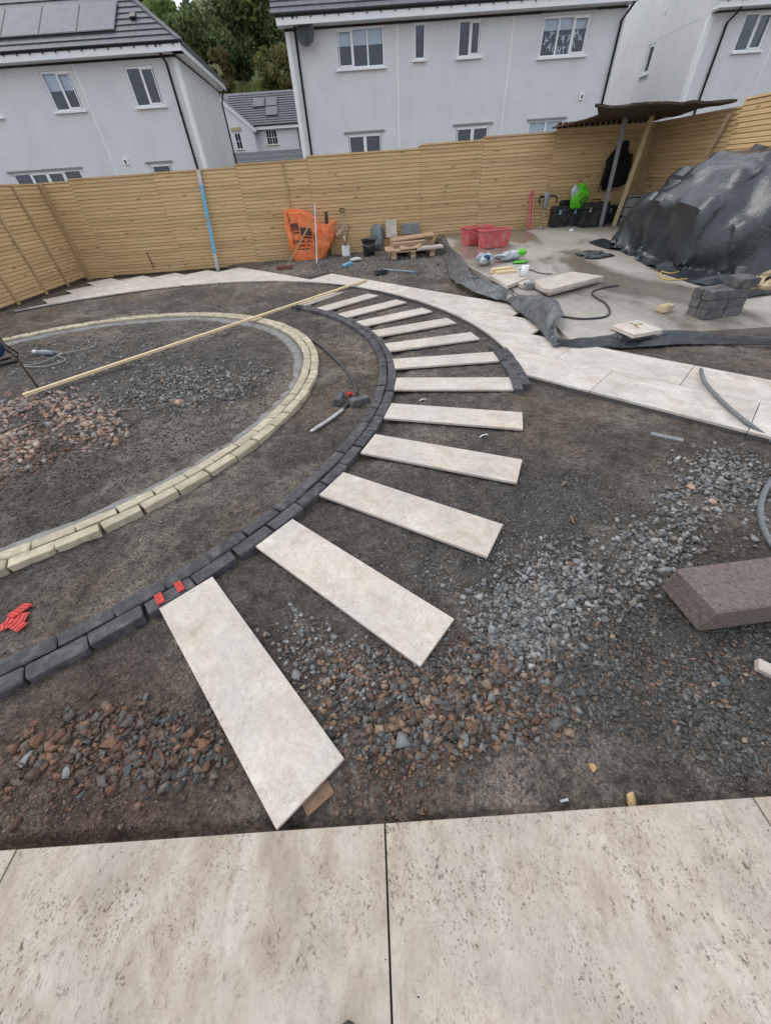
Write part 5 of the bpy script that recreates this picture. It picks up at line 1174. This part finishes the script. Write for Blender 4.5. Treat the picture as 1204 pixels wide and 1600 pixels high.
# small tools on the gravel
p = at(445, 421); o = MB().cbox((.38, .1, .09), .006, (0, 0, .04), None, .004, 2).build('clay_brick', BRICKR); o.location = p; o.rotation_euler = (0, 0, R(3)); tag(o, 'single dark red brick on the gravel in front of the sack', 'brick')
p = at(543, 416); o = MB().cbox((.34, .1, .06), .012, (0, 0, .035), None, .004, 2).build('spirit_level', BLUEP); o.location = p; o.rotation_euler = (0, 0, R(62)); tag(o, 'short blue level lying on the gravel right of the sack', 'level')
p = at(556, 408); g_ = blobby(.16, .09, .045, 8.2, 18, 10, .3).build('work_glove', GLOVE, None, True); g_.location = p; g_.rotation_euler = (0, 0, .4); tag(g_, 'crumpled pale work glove on gravel beyond the short blue level', 'glove')
p = at(600, 428); hm = thing('mattock', 'mattock with black head and worn blue grey handle lying on the far gravel', 'mattock', p + Vector((0, 0, .05)), (0, 0, R(-14)))
MB().tube([(.0, 0, .03), (.4, -.02, .0), (.75, -.05, -.03)], .02, 8).build('handle', DULLB, hm, True); MB().prism([(-.16, -.20), (.05, -.05), (.06, .12), (.0, .2), (-.03, .06), (-.2, -.12)], -.03, .035).build('head', RUBBER, hm)

# ------------------------------------------------------------------ concrete slab: boxes, bags, slabs
def crate(x, y, yaw, lab):
    z = float(slab_z(x, y)); t = thing('plastic_crate', lab, 'plastic box', (x, y, z), (0, 0, yaw), 'faded red plastic boxes')
    L, Wd, Hh, th = .64, .38, .30, .012
    for sy in (-1, 1): MB().add([(-L / 2 * .88, sy * Wd / 2 * .86, 0), (L / 2 * .88, sy * Wd / 2 * .86, 0), (L / 2, sy * Wd / 2, Hh), (-L / 2, sy * Wd / 2, Hh)] + [(-L / 2 * .88, sy * (Wd / 2 * .86 - th), 0), (L / 2 * .88, sy * (Wd / 2 * .86 - th), 0), (L / 2, sy * (Wd / 2 - th), Hh), (-L / 2, sy * (Wd / 2 - th), Hh)], [(0, 1, 2, 3), (4, 7, 6, 5), (3, 2, 6, 7), (0, 4, 5, 1)]).build('side', PINKCR, t)
    for sx in (-1, 1): MB().add([(sx * L / 2 * .88, -Wd / 2 * .86, 0), (sx * L / 2 * .88, Wd / 2 * .86, 0), (sx * L / 2, Wd / 2, Hh), (sx * L / 2, -Wd / 2, Hh)] + [(sx * (L / 2 * .88 - th), -Wd / 2 * .86, 0), (sx * (L / 2 * .88 - th), Wd / 2 * .86, 0), (sx * (L / 2 - th), Wd / 2, Hh), (sx * (L / 2 - th), -Wd / 2, Hh)], [(0, 1, 2, 3), (4, 7, 6, 5), (3, 2, 6, 7), (0, 4, 5, 1)]).build('end', PINKCR, t)
    MB().box((L * .87, Wd * .85, .01), (0, 0, .012)).build('floor', PINKCR, t)
    r_ = MB()
    for sy in (-1, 1): r_.box((L + .03, .03, .022), (0, sy * (Wd / 2 + .006), Hh + .011))
    for sx in (-1, 1): r_.box((.03, Wd - .018, .022), (sx * (L / 2 + .006), 0, Hh + .011))
    r_.build('rim', PINKCR, t)
    return t
crate(2.86, 9.92, R(12), 'faded red plastic box nearer of the pair, beside the carrier bags'); crate(2.58, 10.42, R(14), 'faded red plastic box behind and left of its twin')
p = at(756, 414); cb = thing('carrier_bag', 'knotted white carrier bag with a blue patch, left of the boards', 'carrier bag', p); subsurf(blobby(.18, .14, .11, 5.5, amp=.75).build('bag', CLEARB, cb, True)); o = blobby(.07, .03, .05, 2.2, 14, 8, .2).build('print', BLUE, cb, True); o.location = (.0, -.09, .10); o.rotation_euler = (.4, .3, 0)
p = at(795, 408); cb = thing('carrier_bag', 'milky carrier bag with a bright green patch beside the boards', 'carrier bag', p); subsurf(blobby(.28, .15, .10, 9.5, amp=.8).build('bag', CLEARB, cb, True)); o = blobby(.10, .05, .06, 4.2, 14, 8, .3).build('print', GREENB, cb, True); o.location = (.19, -.08, .09)
for px, py, lab in ((812, 411, 'flat green wrapper lying right of the milky carrier bag'),):
    p = at(px, py); o = blobby(.16, .1, .02, 1.7, 18, 8, .5).build('green_wrapper', GREENB, None, True); o.location = p; tag(o, lab, 'wrapper')
quad_slab('pale_board', 'thick pale board on timber blocks in front of the red boxes', 'board', [(768, 410), (793, 403), (825, 424), (795, 431)], .15, .05, SLABM)
for px, py, lab in ((772, 427, 'upper short timber block under the thick pale board'), (780, 432, 'lower short timber block sticking out under the thick pale board')):
    p = at(px, py); o = MB().cbox((.38, .1, .075), .004).build('timber_block', PINE); o.location = p + Vector((.12, .0, .045)); o.rotation_euler = (0, 0, R(8)); tag(o, lab, 'timber block')
p = at(817, 438); mg = thing('mug', 'white mug standing on small slab pieces', 'mug', p + Vector((.0, .02, .06)))
MB().lathe([(.038, 0), (.046, .004), (.048, .11), (.044, .11), (.04, .012), (.002, .01)], 20, cap=False).build('cup', WHITE, mg, True); MB().tube([(-.045, 0, .09), (-.085, -.005, .085), (-.088, -.005, .04), (-.045, 0, .025)], .008, 6).build('handle', WHITE, mg, True); mg.scale = (1.35, 1.35, 1.35)
quad_slab('slab_piece', 'small cut slab under the mug', 'slab piece', [(803, 439), (822, 434), (829, 439), (828, 447), (815, 446)], .055, .05, SLABM)
quad_slab('slab_piece', 'thin wedge of slab in front of the mug, nearest the membrane', 'slab piece', [(794, 449), (812, 443), (819, 444), (818, 453)], .045, .04, SLABM)
p = at(824, 452); o = MB().cbox((.13, .12, .09), .005).build('stone_cube', GREYST); o.location = p + Vector((.0, .0, .045)); o.rotation_euler = (0, 0, .1); tag(o, 'small grey cube of stone beside the cut slabs', 'stone cube')
quad_slab('big_slab', 'lower of two big pale slabs stacked on the concrete, its corner showing', 'paving slab', [(830, 443), (893, 425), (942, 434), (857, 460)], .06, .045, SLABM, 'two stacked big slabs')
quad_slab('big_slab', 'upper of two big pale slabs stacked on the concrete', 'paving slab', [(834, 438), (894, 421), (943, 430), (860, 455), (846, 452)], .112, .048, SLABM, 'two stacked big slabs')
quad_slab('square_slab', 'square pale slab with crumbs on it at the front of the concrete', 'paving slab', [(955, 508), (996, 500), (1035, 515), (990, 523)], .045, .04, SLABM, None, .135)
for k, (px, py) in enumerate(((985, 505), (992, 507), (1000, 506), (994, 510))): rock(px, py, .06, GOLDST, ['buff crumb left of the three others on the square slab', 'buff crumb in the middle of the square slab', 'buff crumb furthest right on the square slab', 'buff crumb nearest the front of the square slab'][k],   .5, 60 + k, 'crumb', 'crumb').location = on_z(px, py, .142)
p = at(1036, 487); o = MB().cbox((.15, .13, .085), .015, (0, 0, .042), None, .01, 3).build('stone_chunk', OCHRE); o.location = p; o.rotation_euler = (0, 0, .3); tag(o, 'lone buff topped chunk of stone on the open concrete', 'stone')
p = at(892, 362); o = MB().cbox((.09, .08, .06), .01, (0, 0, .03)).build('white_scrap', WHITE); o.location = p; tag(o, 'tiny white scrap on the wet concrete before the tool boxes', 'scrap')
# stack of dark setts
stv = sett_variants('stacked_sett', .25, .135, .098, STK, 4, .003, .006); c0_ = at(1125, 497); yw = R(8)
lab = []
sp_ = [(0, 0), (.256, 0), (0, .142), (.256, .142)]
names = [['bottom sett at the front left of the charcoal stack', 'bottom sett at the front right of the charcoal stack', 'bottom sett at the back left of the charcoal stack', 'bottom sett at the back right of the charcoal stack'],
         ['second layer sett at the front left of the charcoal stack', 'second layer sett at the front right of the charcoal stack', 'second layer sett at the back left of the charcoal stack', 'second layer sett at the back right of the charcoal stack'],
         ['third layer sett at the front left of the charcoal stack', 'third layer sett at the front right of the charcoal stack', 'third layer sett at the back left of the charcoal stack', 'third layer sett at the back right of the charcoal stack']]
for L_ in range(3):
    for k, (dx, dy) in enumerate(sp_):
        x = -.13 + dx - .008 * L_ + random.uniform(-.008, .008); y = dy + .012 * L_
        o = link('stacked_sett', stv[random.randrange(4)], None, (c0_.x + x * math.cos(yw) - y * math.sin(yw), c0_.y + .07 + x * math.sin(yw) + y * math.cos(yw), c0_.z + .1 * (L_ + 1)), (0, 0, yw + random.uniform(-.03, .03))); tag(o, names[L_][k], 'sett', 'stacked charcoal setts')
o = link('stacked_sett', stv[0], None, (c0_.x + .20, c0_.y + .24, c0_.z + .1 * 4), (0, 0, yw - .25)); tag(o, 'single sett on top of the charcoal stack, at its back right', 'sett', 'stacked charcoal setts')
o = link('stacked_sett', stv[1], None, (c0_.x + .17, c0_.y + .11, c0_.z + .1 * 4), (0, 0, yw - .1)); tag(o, 'topmost front sett of the charcoal stack', 'sett', 'stacked charcoal setts')
# buff offcuts at the right edge
ov = [MB().cbox((.34, .075, .06), .006, (0, 0, 0), None, .005, 40 + k).mesh('buff_offcut', OCHRE) for k in range(3)]
for k, (px, py, dz, yw_, pit, lab) in enumerate([(1158, 449, .035, 38, 0, 'buff offcut lying leftmost in the pile beside the tarpaulin'), (1172, 447, .05, 42, -.12, 'second buff offcut from the left in the pile'), (1185, 447, .06, 46, -.16, 'third buff offcut from the left, tilted upwards'), (1197, 449, .04, 30, -.1, 'buff offcut at the right of the pile by the frame edge'), (1180, 452, .03, 2, 0, 'buff offcut lying crosswise along the front of the pile'), (1208, 453, .03, -4, 0, 'buff offcut crosswise at the right edge, front of the pile'), (1196, 441, .11, 28, -.05, 'uppermost buff offcut at the back of the pile')]):
    p = at(px, py, 0); o = link('buff_offcut', ov[k % 3], None, p + Vector((0, .02, dz)), (0, pit, R(yw_))); tag(o, lab, 'offcut', 'buff offcuts by the tarpaulin')
p = at(1151, 431); o = MB().cbox((.09, .1, .13), .006, (0, 0, .06)).build('grey_brick', GREYST); o.location = p; tag(o, 'small pale grey block standing at the hem of the tarpaulin', 'block')

# ------------------------------------------------------------------ lean-to in the far corner
pb = at(958, 353); pt = onY(1028, 150, pb.y)
PROPY = min(pb.y, 11.6)
def prop(name, lab, px, ytop, xtop, mat, w, d):
    b = at(*px); t = Vector((xtop, b.y - .02, ytop)); o = MB().bar((0, 0, 0), t - b, w, d, up=(0, -1, 0)).build(name, mat); o.location = b; return tag(o, lab, 'prop')
tz1 = onY(1028, 151, pb.y); pg = at(937, 355); tz2 = onY(978, 176, pg.y)
prop('timber_prop', 'pale timber post propping the nearer roof board of the lean-to', (958, 353), tz1.z - .05, tz1.x, PINEZ, .085, .045)
prop('metal_prop', 'grey weathered post left of the pale timber post under the lean-to', (937, 355), tz2.z, tz2.x, GREYTRIM, .075, .04)
def sheet(name, lab, pts, mat, th, seed, amp=.03, n=14, m=10, ragged=.04):
    A, B, C, D = [Vector(p) for p in pts]; G = []; rg_ = random.Random(seed)
    for i in range(n + 1):
        row = []
        for j in range(m + 1):
            u = i / n; v = j / m; p = A.lerp(B, u).lerp(D.lerp(C, u), v)
            e = (rg_.uniform(-ragged, ragged) if j in (0, m) or i in (0, n) else 0)
            p = p + Vector((e, e * .6, amp * 2 * (fbm(np.array([u * 3 + seed]), np.array([v * 3.0]), 3, seed)[0] - .5) - amp * 2.2 * math.sin(u * math.pi) * (v if False else 0)))
            row.append(p)
        G.append(row)
    o = MB().grid(G).build(name, mat, None, False, base=A); solidify(o, th); return tag(o, lab, 'roof board')
yF = pb.y - .55
sheet('roof_board', 'dark felted board with a ragged front edge roofing the lean-to, upper of two', [onY(930, 166, 10.0), onX(1152, 158, 6.95), Vector((7.05, 11.95, 2.26)), Vector((5.75, 11.95, 2.30))], PLYD, .035, 4, .09, 22, 14, .05)
sheet('roof_board', 'rusty brown board sloping low over the fence top, lower of two', [onY(862, 200, 11.4), onY(985, 166, 10.7), Vector((6.9, 12.0, 2.30)), Vector((4.6, 12.0, 2.26))], PLY, .02, 9, .02, 14, 8, .02)
lo_ = thing('lath_row', 'row of short pale laths standing on the fence top under the rusty board', 'laths', (5.62, 11.9, 2.2))
for k in range(17): MB().box((.03, .02, .10), (-1.05 + .125 * k, .0, .05)).build('lath', POSTW, lo_)
MB().box((2.1, .015, .10), (0, .03, .05)).build('dark_backing', BLACKP, lo_)
b = onX(1104, 242, 6.93); t = onX(1140, 179, 6.93); o = MB().bar((0, 0, 0), (t - b) * 1.0, .05, .03, up=(-1, 0, 0)).build('brace_lath', PINK); o.location = b - Vector((.015, 0, 0)); tag(o, 'short grey lath leaning on the right fence above the tarpaulin', 'lath')
# tools at the fence foot
for px, top, lab in (((825, 355), (829.5, 300), 'left one of two slim red levels standing against the fence'), ((829, 355), (833, 298), 'right one of two slim red levels standing against the fence')):
    b = at(*px); t = onY(*top, 11.84); o = MB().bar((0, 0, 0), t - b, .03, .05, up=(0, -1, 0)).build('red_level', PINKCR); o.location = b; tag(o, lab, 'level', 'two red levels')
p = at(846, 354); mx = thing('paddle_mixer', 'grey two handled paddle mixer leaning on the fence, rod downwards', 'paddle mixer', p)
MB().tube([(0, 0, .02), (0, .03, .42)], .009, 6).build('rod', METAL, mx, True); MB().lathe([(.03, .38), (.055, .44), (.06, .55), (.075, .6), (.07, .7), (.04, .72)], 12, (0, .05, 0)).build('motor', GREYTRIM, mx, True)
MB().tube([(-.07, .05, .63), (-.17, .03, .64), (-.2, .0, .58), (-.17, 0, .5)], .02, 7).build('handle', BLACKP, mx, True); MB().tube([(.07, .05, .63), (.17, .03, .64), (.24, .0, .60), (.24, 0, .5)], .02, 7).build('handle', BLACKP, mx, True)
MB().lathe([(.01, 0), (.06, .01), (.06, .03), (.01, .05)], 10).build('paddle', METAL, mx, True)
def toolbox(px, py, L, Wd, Hh, lab, handle=True, blue=False):
    p = at(px, py); t = thing('tool_box', lab, 'tool box', (p.x, p.y + Wd / 2, p.z), (0, 0, R(2)))
    MB().cbox((L, Wd, Hh * .72), .012, (0, 0, Hh * .36)).build('body', BOXM, t); MB().cbox((L * 1.03, Wd * 1.04, Hh * .26), .02, (0, 0, Hh * .855)).build('lid', BOXM, t)
    for sx in (-1, 1): MB().box((.05, .02, .09), (sx * L * .3, -Wd * .53, Hh * .72)).build('latch', BLUEP if blue else GREYTRIM, t)
    if handle: MB().tube([(-.12, 0, Hh * .98), (-.1, 0, Hh * .98 + .05), (.1, 0, Hh * .98 + .05), (.12, 0, Hh * .98)], .013, 6).build('handle', BLACKP, t, True)
    rb = MB()
    for k in range(7): rb.box((.012, .008, Hh * .55), (-L * .42 + L * .14 * k, -Wd / 2 - .003, Hh * .36))
    rb.build('rib', BOXM, t); return t
toolbox(881, 353, .66, .36, .42, 'long black ribbed tool box standing under the green bag', False, True); toolbox(925, 355, .60, .34, .48, 'square black tool box behind the grey prop', True); toolbox(955, 346, .40, .3, .36, 'small black box behind the pale timber prop', False)
p = at(881, 352); o = MB().cbox((.42, .14, .09), .02, (0, 0, 0), None, .01, 3).build('black_case', BLACKP); o.location = p + Vector((.04, .16, .475)); o.rotation_euler = (0, .05, .1); tag(o, 'slim black case on the lid of the long tool box', 'case')
p = at(903, 352); o = MB().cbox((.14, .2, .18), .02, (0, 0, .09), None, .01, 4).build('mesh_sack', PINKCR); o.location = p + Vector((0, .1, 0)); tag(o, 'small reddish sack wedged between the two tool boxes', 'sack')
gb = thing('carrier_bag', 'bright green carrier bag with black oval, on the tool box against the fence', 'carrier bag', onY(900, 326, 11.55))
o = blobby(.23, .13, .26, 7.7, 28, 16, .3).build('bag', GREENB, gb, True); subsurf(o)
ov_ = MB(); ring = [(math.cos(a), math.sin(a)) for a in np.linspace(0, 2 * math.pi, 24)]
tor = MB().tube([(.085 * c, -.0, .045 * s) for c, s in ring], .011, 6).build('print', INK, gb, True); tor.location = (.05, -.155, .17); tor.rotation_euler = (.25, -.45, .1)
yl = MB().tube([(-.1, 0, .0), (-.06, -.005, .02), (-.02, 0, .015), (.02, -.004, .03)], .008, 5).build('yellow_print', YELCORD, gb, True); yl.location = (-.02, -.15, .27)
o = blobby(.10, .07, .13, 3.9, 18, 10, .35).build('white_paper', CLEARB, gb, True); o.location = (-.16, -.03, .22)
jk = thing('jacket', 'black jacket hanging on the back fence behind the grey prop', 'jacket', onY(964, 262, 11.78))
G = []
for i in range(30):
    a = 2 * math.pi * i / 30; row = []
    for j in range(18):
        t = j / 17; z = .36 - .72 * t; w = .10 + .17 * min(1, t * 3.2) + .03 * math.sin(t * 9) - .06 * max(0, t - .8) * 5 * (.5 + .5 * math.sin(a * 2)); d = .05 + .05 * math.sin(t * 3)
        k = 1 + .3 * (fbm(np.array([a * 1.6]), np.array([t * 3]), 3, 2.2)[0] - .5) + .10 * math.sin(a * 7 + t * 2); row.append((w * math.cos(a) * k + .06 * (t - .5), d * math.sin(a) * k, z + .05 * math.cos(a) * (1 if t > .8 else 0)))
    G.append(row)
MB().grid(G, closed=True).build('coat', CLOTHD, jk, True); MB().tube([(-.2, -.03, .22), (-.27, -.05, .0), (-.30, -.04, -.3)], [.06, .055, .045], 9).build('sleeve', CLOTHD, jk, True); MB().tube([(.2, -.03, .22), (.25, -.06, .0), (.22, -.06, -.26)], [.06, .055, .045], 9).build('sleeve', CLOTHD, jk, True); subsurf(blobby(.12, .08, .12, 1.1, 16, 10, .2).build('hood', CLOTHD, jk, True)).location = (0, -.03, .26)
MB().tube([(-.28, -.03, -.1), (-.34, -.01, -.42)], .008, 5).build('cord', CLOTHD, jk)
ct = thing('mortar_crate', 'dusty crate of tools with blue lids behind the pale timber prop', 'crate', Vector((6.62, 11.15, float(slab_z(6.6, 11.1)))))
for k in range(3): MB().cbox((.5, .36, .16), .012, (0, 0, .09 + .18 * k), None, .006, k).build('tray', GREYST, ct)
MB().cbox((.56, .42, .02), .004, (0, 0, .57)).build('lid', GREYTRIM, ct); MB().cbox((.1, .06, .09), .01, (.02, -.21, .46)).build('blue_clip', BLUEP, ct); MB().cbox((.12, .06, .06), .01, (-.14, -.21, .18)).build('blue_clip', BLUEP, ct)
leaning('grey_batten', 'short pale batten standing on the dusty crate behind the prop', 'batten', (992, 345), (1006, 266), 11.5, .045, .025, POSTW)

# ------------------------------------------------------------------ tarpaulin: a sheet let fall over a heap
def drape(nx_, ny_, sp, ox, oy, boxes, floor, steps=170, iters=7, z0=1.75, yaw=0.0, seed=3):
    I, J = np.meshgrid(np.arange(nx_), np.arange(ny_), indexing='ij'); lx = (I - nx_ / 2) * sp; ly = (J - ny_ / 2) * sp
    X = np.stack([ox + lx * math.cos(yaw) - ly * math.sin(yaw), oy + lx * math.sin(yaw) + ly * math.cos(yaw), np.full(lx.shape, z0)], -1)
    X[..., 2] += .5 * (fbm(lx * 1.6, ly * 1.6, 4, seed) - .5)
    pin_ = X[-1].copy(); pin_[:, 0] = 6.92; py_ = pin_[:, 1]; pin_[:, 2] = floor(pin_[:, 0], py_) + .04 + 1.36 * sst(9.5, 8.6, py_) * (.62 + .38 * sst(5.6, 7.9, py_)) - .06 * np.abs(np.sin(py_ * 4)); X[-1] = pin_; pin_[:, 1] += .03 * np.sin(np.arange(ny_) * .8); V = np.zeros_like(X); dt = .022
    cons = []
    def addc(di, dj, st):
        for par in (0, 1):
            a = [slice(None), slice(None)]
            if di and not dj: ia = np.arange(par * 1, nx_ - di, 2 * di) if di == 1 else np.arange(nx_ - di); 
            cons.append((di, dj, st, par))
    for st in ((1, 0, 1.0), (0, 1, 1.0), (1, 1, .7), (1, -1, .7), (2, 0, .10), (0, 2, .10)): cons.append(st)
    def project(P):
        for di, dj, st in cons:
            A = P[:nx_ - di, max(0, -dj):ny_ - max(0, dj)]; B = P[di:, max(0, dj):ny_ + min(0, dj)]
            rest = sp * 1.17 * math.hypot(di, dj); d = B - A; L = np.linalg.norm(d, axis=-1, keepdims=True) + 1e-9; c = d * ((L - rest) / L) * .5 * st * .62
            D = np.zeros_like(P); D[:nx_ - di, max(0, -dj):ny_ - max(0, dj)] += c; D[di:, max(0, dj):ny_ + min(0, dj)] -= c; P += D
    for s in range(steps):
        V[..., 2] -= 9.8 * dt; V *= .985; P = X + V * dt
        for _ in range(iters): project(P)
        P[-1] = pin_; hit = np.zeros(P.shape[:2], bool)
        for (bx0, bx1, by0, by1, bz) in boxes:
            dx0 = P[..., 0] - bx0; dx1 = bx1 - P[..., 0]; dy0 = P[..., 1] - by0; dy1 = by1 - P[..., 1]; dz = bz - P[..., 2]
            ins = (dx0 > 0) & (dx1 > 0) & (dy0 > 0) & (dy1 > 0) & (dz > 0)
            m = np.stack([dx0, dx1, dy0, dy1, dz], -1); k = m.argmin(-1)
            for q, (axn, sg) in enumerate(((0, -1), (0, 1), (1, -1), (1, 1), (2, 1))):
                w = ins & (k == q); P[..., axn][w] += sg * m[..., q][w]
            hit |= ins
        P[..., 0] = np.minimum(P[..., 0], 6.93)
        fz = floor(P[..., 0], P[..., 1]) + .012; low = P[..., 2] < fz; P[..., 2] = np.where(low, fz, P[..., 2]); hit |= low
        V = (P - X) / dt; V[hit] *= .35; sp_v = np.linalg.norm(V, axis=-1, keepdims=True); V *= np.minimum(1, 4.0 / (sp_v + 1e-9)); X = P
    return X
zf = float(slab_z(6, 7.5))
boxes = [(5.20, 6.95, 6.85, 9.0, zf + .86), (5.55, 6.95, 7.0, 8.7, zf + 1.16), (5.9, 6.95, 6.3, 8.5, zf + 1.14), (6.0, 6.95, 7.2, 8.5, zf + 1.34), (6.3, 6.95, 5.7, 6.3, zf + .85), (5.5, 6.2, 6.4, 6.9, zf + .62)]
SPC = .043
X = drape(48, 92, SPC, 6.93 - 24 * SPC, 7.45, boxes, slab_z, steps=200, iters=8)
nx_, ny_ = X.shape[:2]; ii = (np.arange(nx_ - 1)[:, None] * ny_ + np.arange(ny_ - 1)[None]).ravel()
LV = (nx_ - 1 - np.arange(nx_))[:, None] * SPC * 1.17 + np.zeros((nx_, ny_)); LU = np.arange(ny_)[None] * SPC * 1.17 + np.zeros((nx_, ny_))     # down from the fence side, along the hem
du = np.gradient(X, axis=0); dv = np.gradient(X, axis=1); Nn = np.cross(du, dv); Nn /= np.linalg.norm(Nn, axis=-1, keepdims=True) + 1e-9
if Nn[nx_ // 2, ny_ // 2, 2] < 0: Nn = -Nn
tri = lambda q: np.abs((q % 1.0) - .5) * 4 - 1
wob = (fbm(LU * .9, LV * .9, 3, 4.2) - .5)
fold = (.008 + .042 * sst(.8, 2.4, LV)) * (.9 * tri(LU * .85 + .30 * LV + 1.6 * wob) + .35 * tri(LU * 2.3 - .5 * LV + 2.2 * wob + .3))
rgt = np.random.default_rng(21)
for _ in range(26):                                     # sharp pulled creases, as in stiff polythene
    x0, y0 = rgt.uniform(.2, 4.4), rgt.uniform(.1, 2.5); an_ = rgt.normal(1.2, .7) * rgt.choice([-1, 1]); L_ = rgt.uniform(.6, 1.7); cx2, sx2 = math.cos(an_), math.sin(an_)
    al = (LU - x0) * cx2 + (LV - y0) * sx2; d_ = np.abs(-(LU - x0) * sx2 + (LV - y0) * cx2 + .06 * wob); w_ = rgt.uniform(.06, .14)
    fold += rgt.uniform(.025, .06) * rgt.choice([1, 1, -1]) * np.exp(-d_ / w_) * np.clip(1 - np.abs(al) / L_, 0, 1)
X = X + Nn * fold[..., None]; X[..., 2] = np.maximum(X[..., 2], slab_z(X[..., 0], X[..., 1]) + .012); X[..., 0] = np.minimum(X[..., 0], 6.95)
Vt = X.reshape(-1, 3) - np.array([5.9, 7.5, zf])
tp_ = link('tarpaulin', np_mesh('tarpaulin', Vt, np.stack([ii, ii + ny_, ii + ny_ + 1, ii + 1], 1), TARP, None, True), None, (5.9, 7.5, zf)); tp_.data.set_sharp_from_angle(angle=R(32)); tag(tp_, 'big dark blue grey tarpaulin draped over a heap beside the right fence', 'tarpaulin')
p = at(1110, 433); fl = blobby(.42, .05, .022, 6.1, 24, 8, .3).build('plastic_fold', TARP, None, True); fl.location = p + Vector((.1, -.06, 0)); fl.rotation_euler = (0, 0, .15); tag(fl, 'flat strip of dark plastic lying along the hem of the tarpaulin', 'plastic sheet')
for k, (px, py, w_, d_, yw_, lab) in enumerate(((921, 397, .30, .2, .3, 'crumpled dusty plastic tongue at the left hem of the tarpaulin'), (935, 402, .32, .14, .1, 'second crumpled dusty plastic piece nearer the camera at that hem'))):
    p = at(px, py); o = blobby(w_, d_, .03, 4.4 + k, 24, 8, .6).build('plastic_scrap', DPM, None, True); o.location = p; o.rotation_euler = (0, 0, yw_); tag(o, lab, 'plastic sheet')

# ------------------------------------------------------------------ damp proof membrane along the concrete edge
def ribbon(name, lab, stations, mat, seed, amp=.05, nv=18, k=11):
    """stations: (outer point, inner point, sag) laid along the strip"""
    O = curve_pts([s[0] for s in stations], k); I_ = curve_pts([s[1] for s in stations], k); n = len(O); G = []
    S = np.interp(np.linspace(0, len(stations) - 1, n), np.arange(len(stations)), [s[2] for s in stations])
    for i in range(n):
        row = []
        for j in range(nv + 1):
            v = j / nv; p = O[i].lerp(I_[i], v); w = math.sin(v * math.pi)
            f = fbm(np.array([i * .14 + seed]), np.array([v * 2.2]), 4, seed)[0] - .5; c = abs(fbm(np.array([i * .21 - v * 2]), np.array([v * 1.6 + i * .064]), 3, seed + 4)[0] - .5)
            p = p + Vector((f * amp * .7, f * amp * .5, S[i] * w + amp * (f * 1.2 + 1.5 * (.14 - c)) * (.35 + w) + amp * .5 * (.12 - abs(fbm(np.array([i * .5 + v]), np.array([v * 4.4 - i * .2]), 2, seed + 9)[0] - .5)) * (.3 + w)))
            fl_ = surf(p.x, p.y) + .006; row.append(Vector((p.x, p.y, max(p.z, fl_ if fl_ < p.z + .12 else p.z))))
        G.append(row)
    base = O[0]; o = MB().grid(G).build(name, mat, None, True, base=base); o.data.set_sharp_from_angle(angle=R(20)); solidify(o, .004); return tag(o, lab, 'membrane')
def st(o_, i_, zo, zi, sag=0.03): return (at(o_[0], o_[1], zo), at(i_[0], i_[1], zi), sag)
def stz(o_, i_, zo, zi, sag=0.03): return (on_z(o_[0], o_[1], zo), on_z(i_[0], i_[1], zi), sag)
ribbon('membrane_strip', 'long grey dusty strip of black membrane curling along the left edge of the concrete', [
    stz((677, 371), (693, 368), .32, .36), stz((687, 387), (707, 389), .22, .33), stz((699, 411), (725, 407), .14, .27), stz((704, 434), (741, 431), .09, .22), stz((727, 449), (765, 440), .07, .18),
    stz((759, 463), (788, 452), .05, .16), stz((790, 470), (808, 461), .05, .16), stz((803, 480), (835, 461), .04, .22), stz((821, 496), (866, 470), .04, .26, .05), stz((840, 513), (880, 488), .04, .24, .06), stz((857, 532), (868, 510), .03, .16, .02), stz((868, 540), (880, 533), .03, .06, .0)], DPM, 2.3, .085)
ribbon('membrane_strip', 'wet black strip of membrane hanging below the front edge of the concrete', [
    stz((866, 541), (872, 532), .0, .07), stz((906, 544), (908, 529), -.0, .08), stz((948, 541), (946, 524), -.01, .085), stz((976, 543), (975, 520), -.03, .075), stz((1035, 540), (1035, 519), -.03, .07), stz((1092, 538), (1092, 521), -.03, .06), stz((1140, 539), (1140, 525), -.03, .045), stz((1210, 540), (1210, 526), -.03, .045), stz((1300, 540), (1300, 520), -.03, .05)], DPMD, 5.7, .035)
# clods of dried soil walked onto the patio
cl = Scatter(); rgc = np.random.default_rng(77); n_ = 260; Xc = rgc.uniform(-1.2, 1.5, n_); Yc = rgc.uniform(-.5, .14, n_)
kk = fbm(Xc * 5, Yc * 5, 3, 4.4) > .52; Xc, Yc = Xc[kk], Yc[kk]; _gz = ground_z
ground_z = lambda x, y, detail=True: np.zeros(np.shape(x))
cl.put(Xc, Yc, rgc.uniform(.003, .010, len(Xc)), 'soil', PROTOF, .2, 78); ground_z = _gz
o = cl.build('soil_grit', 'small crumbs of dried soil trodden onto the near patio')
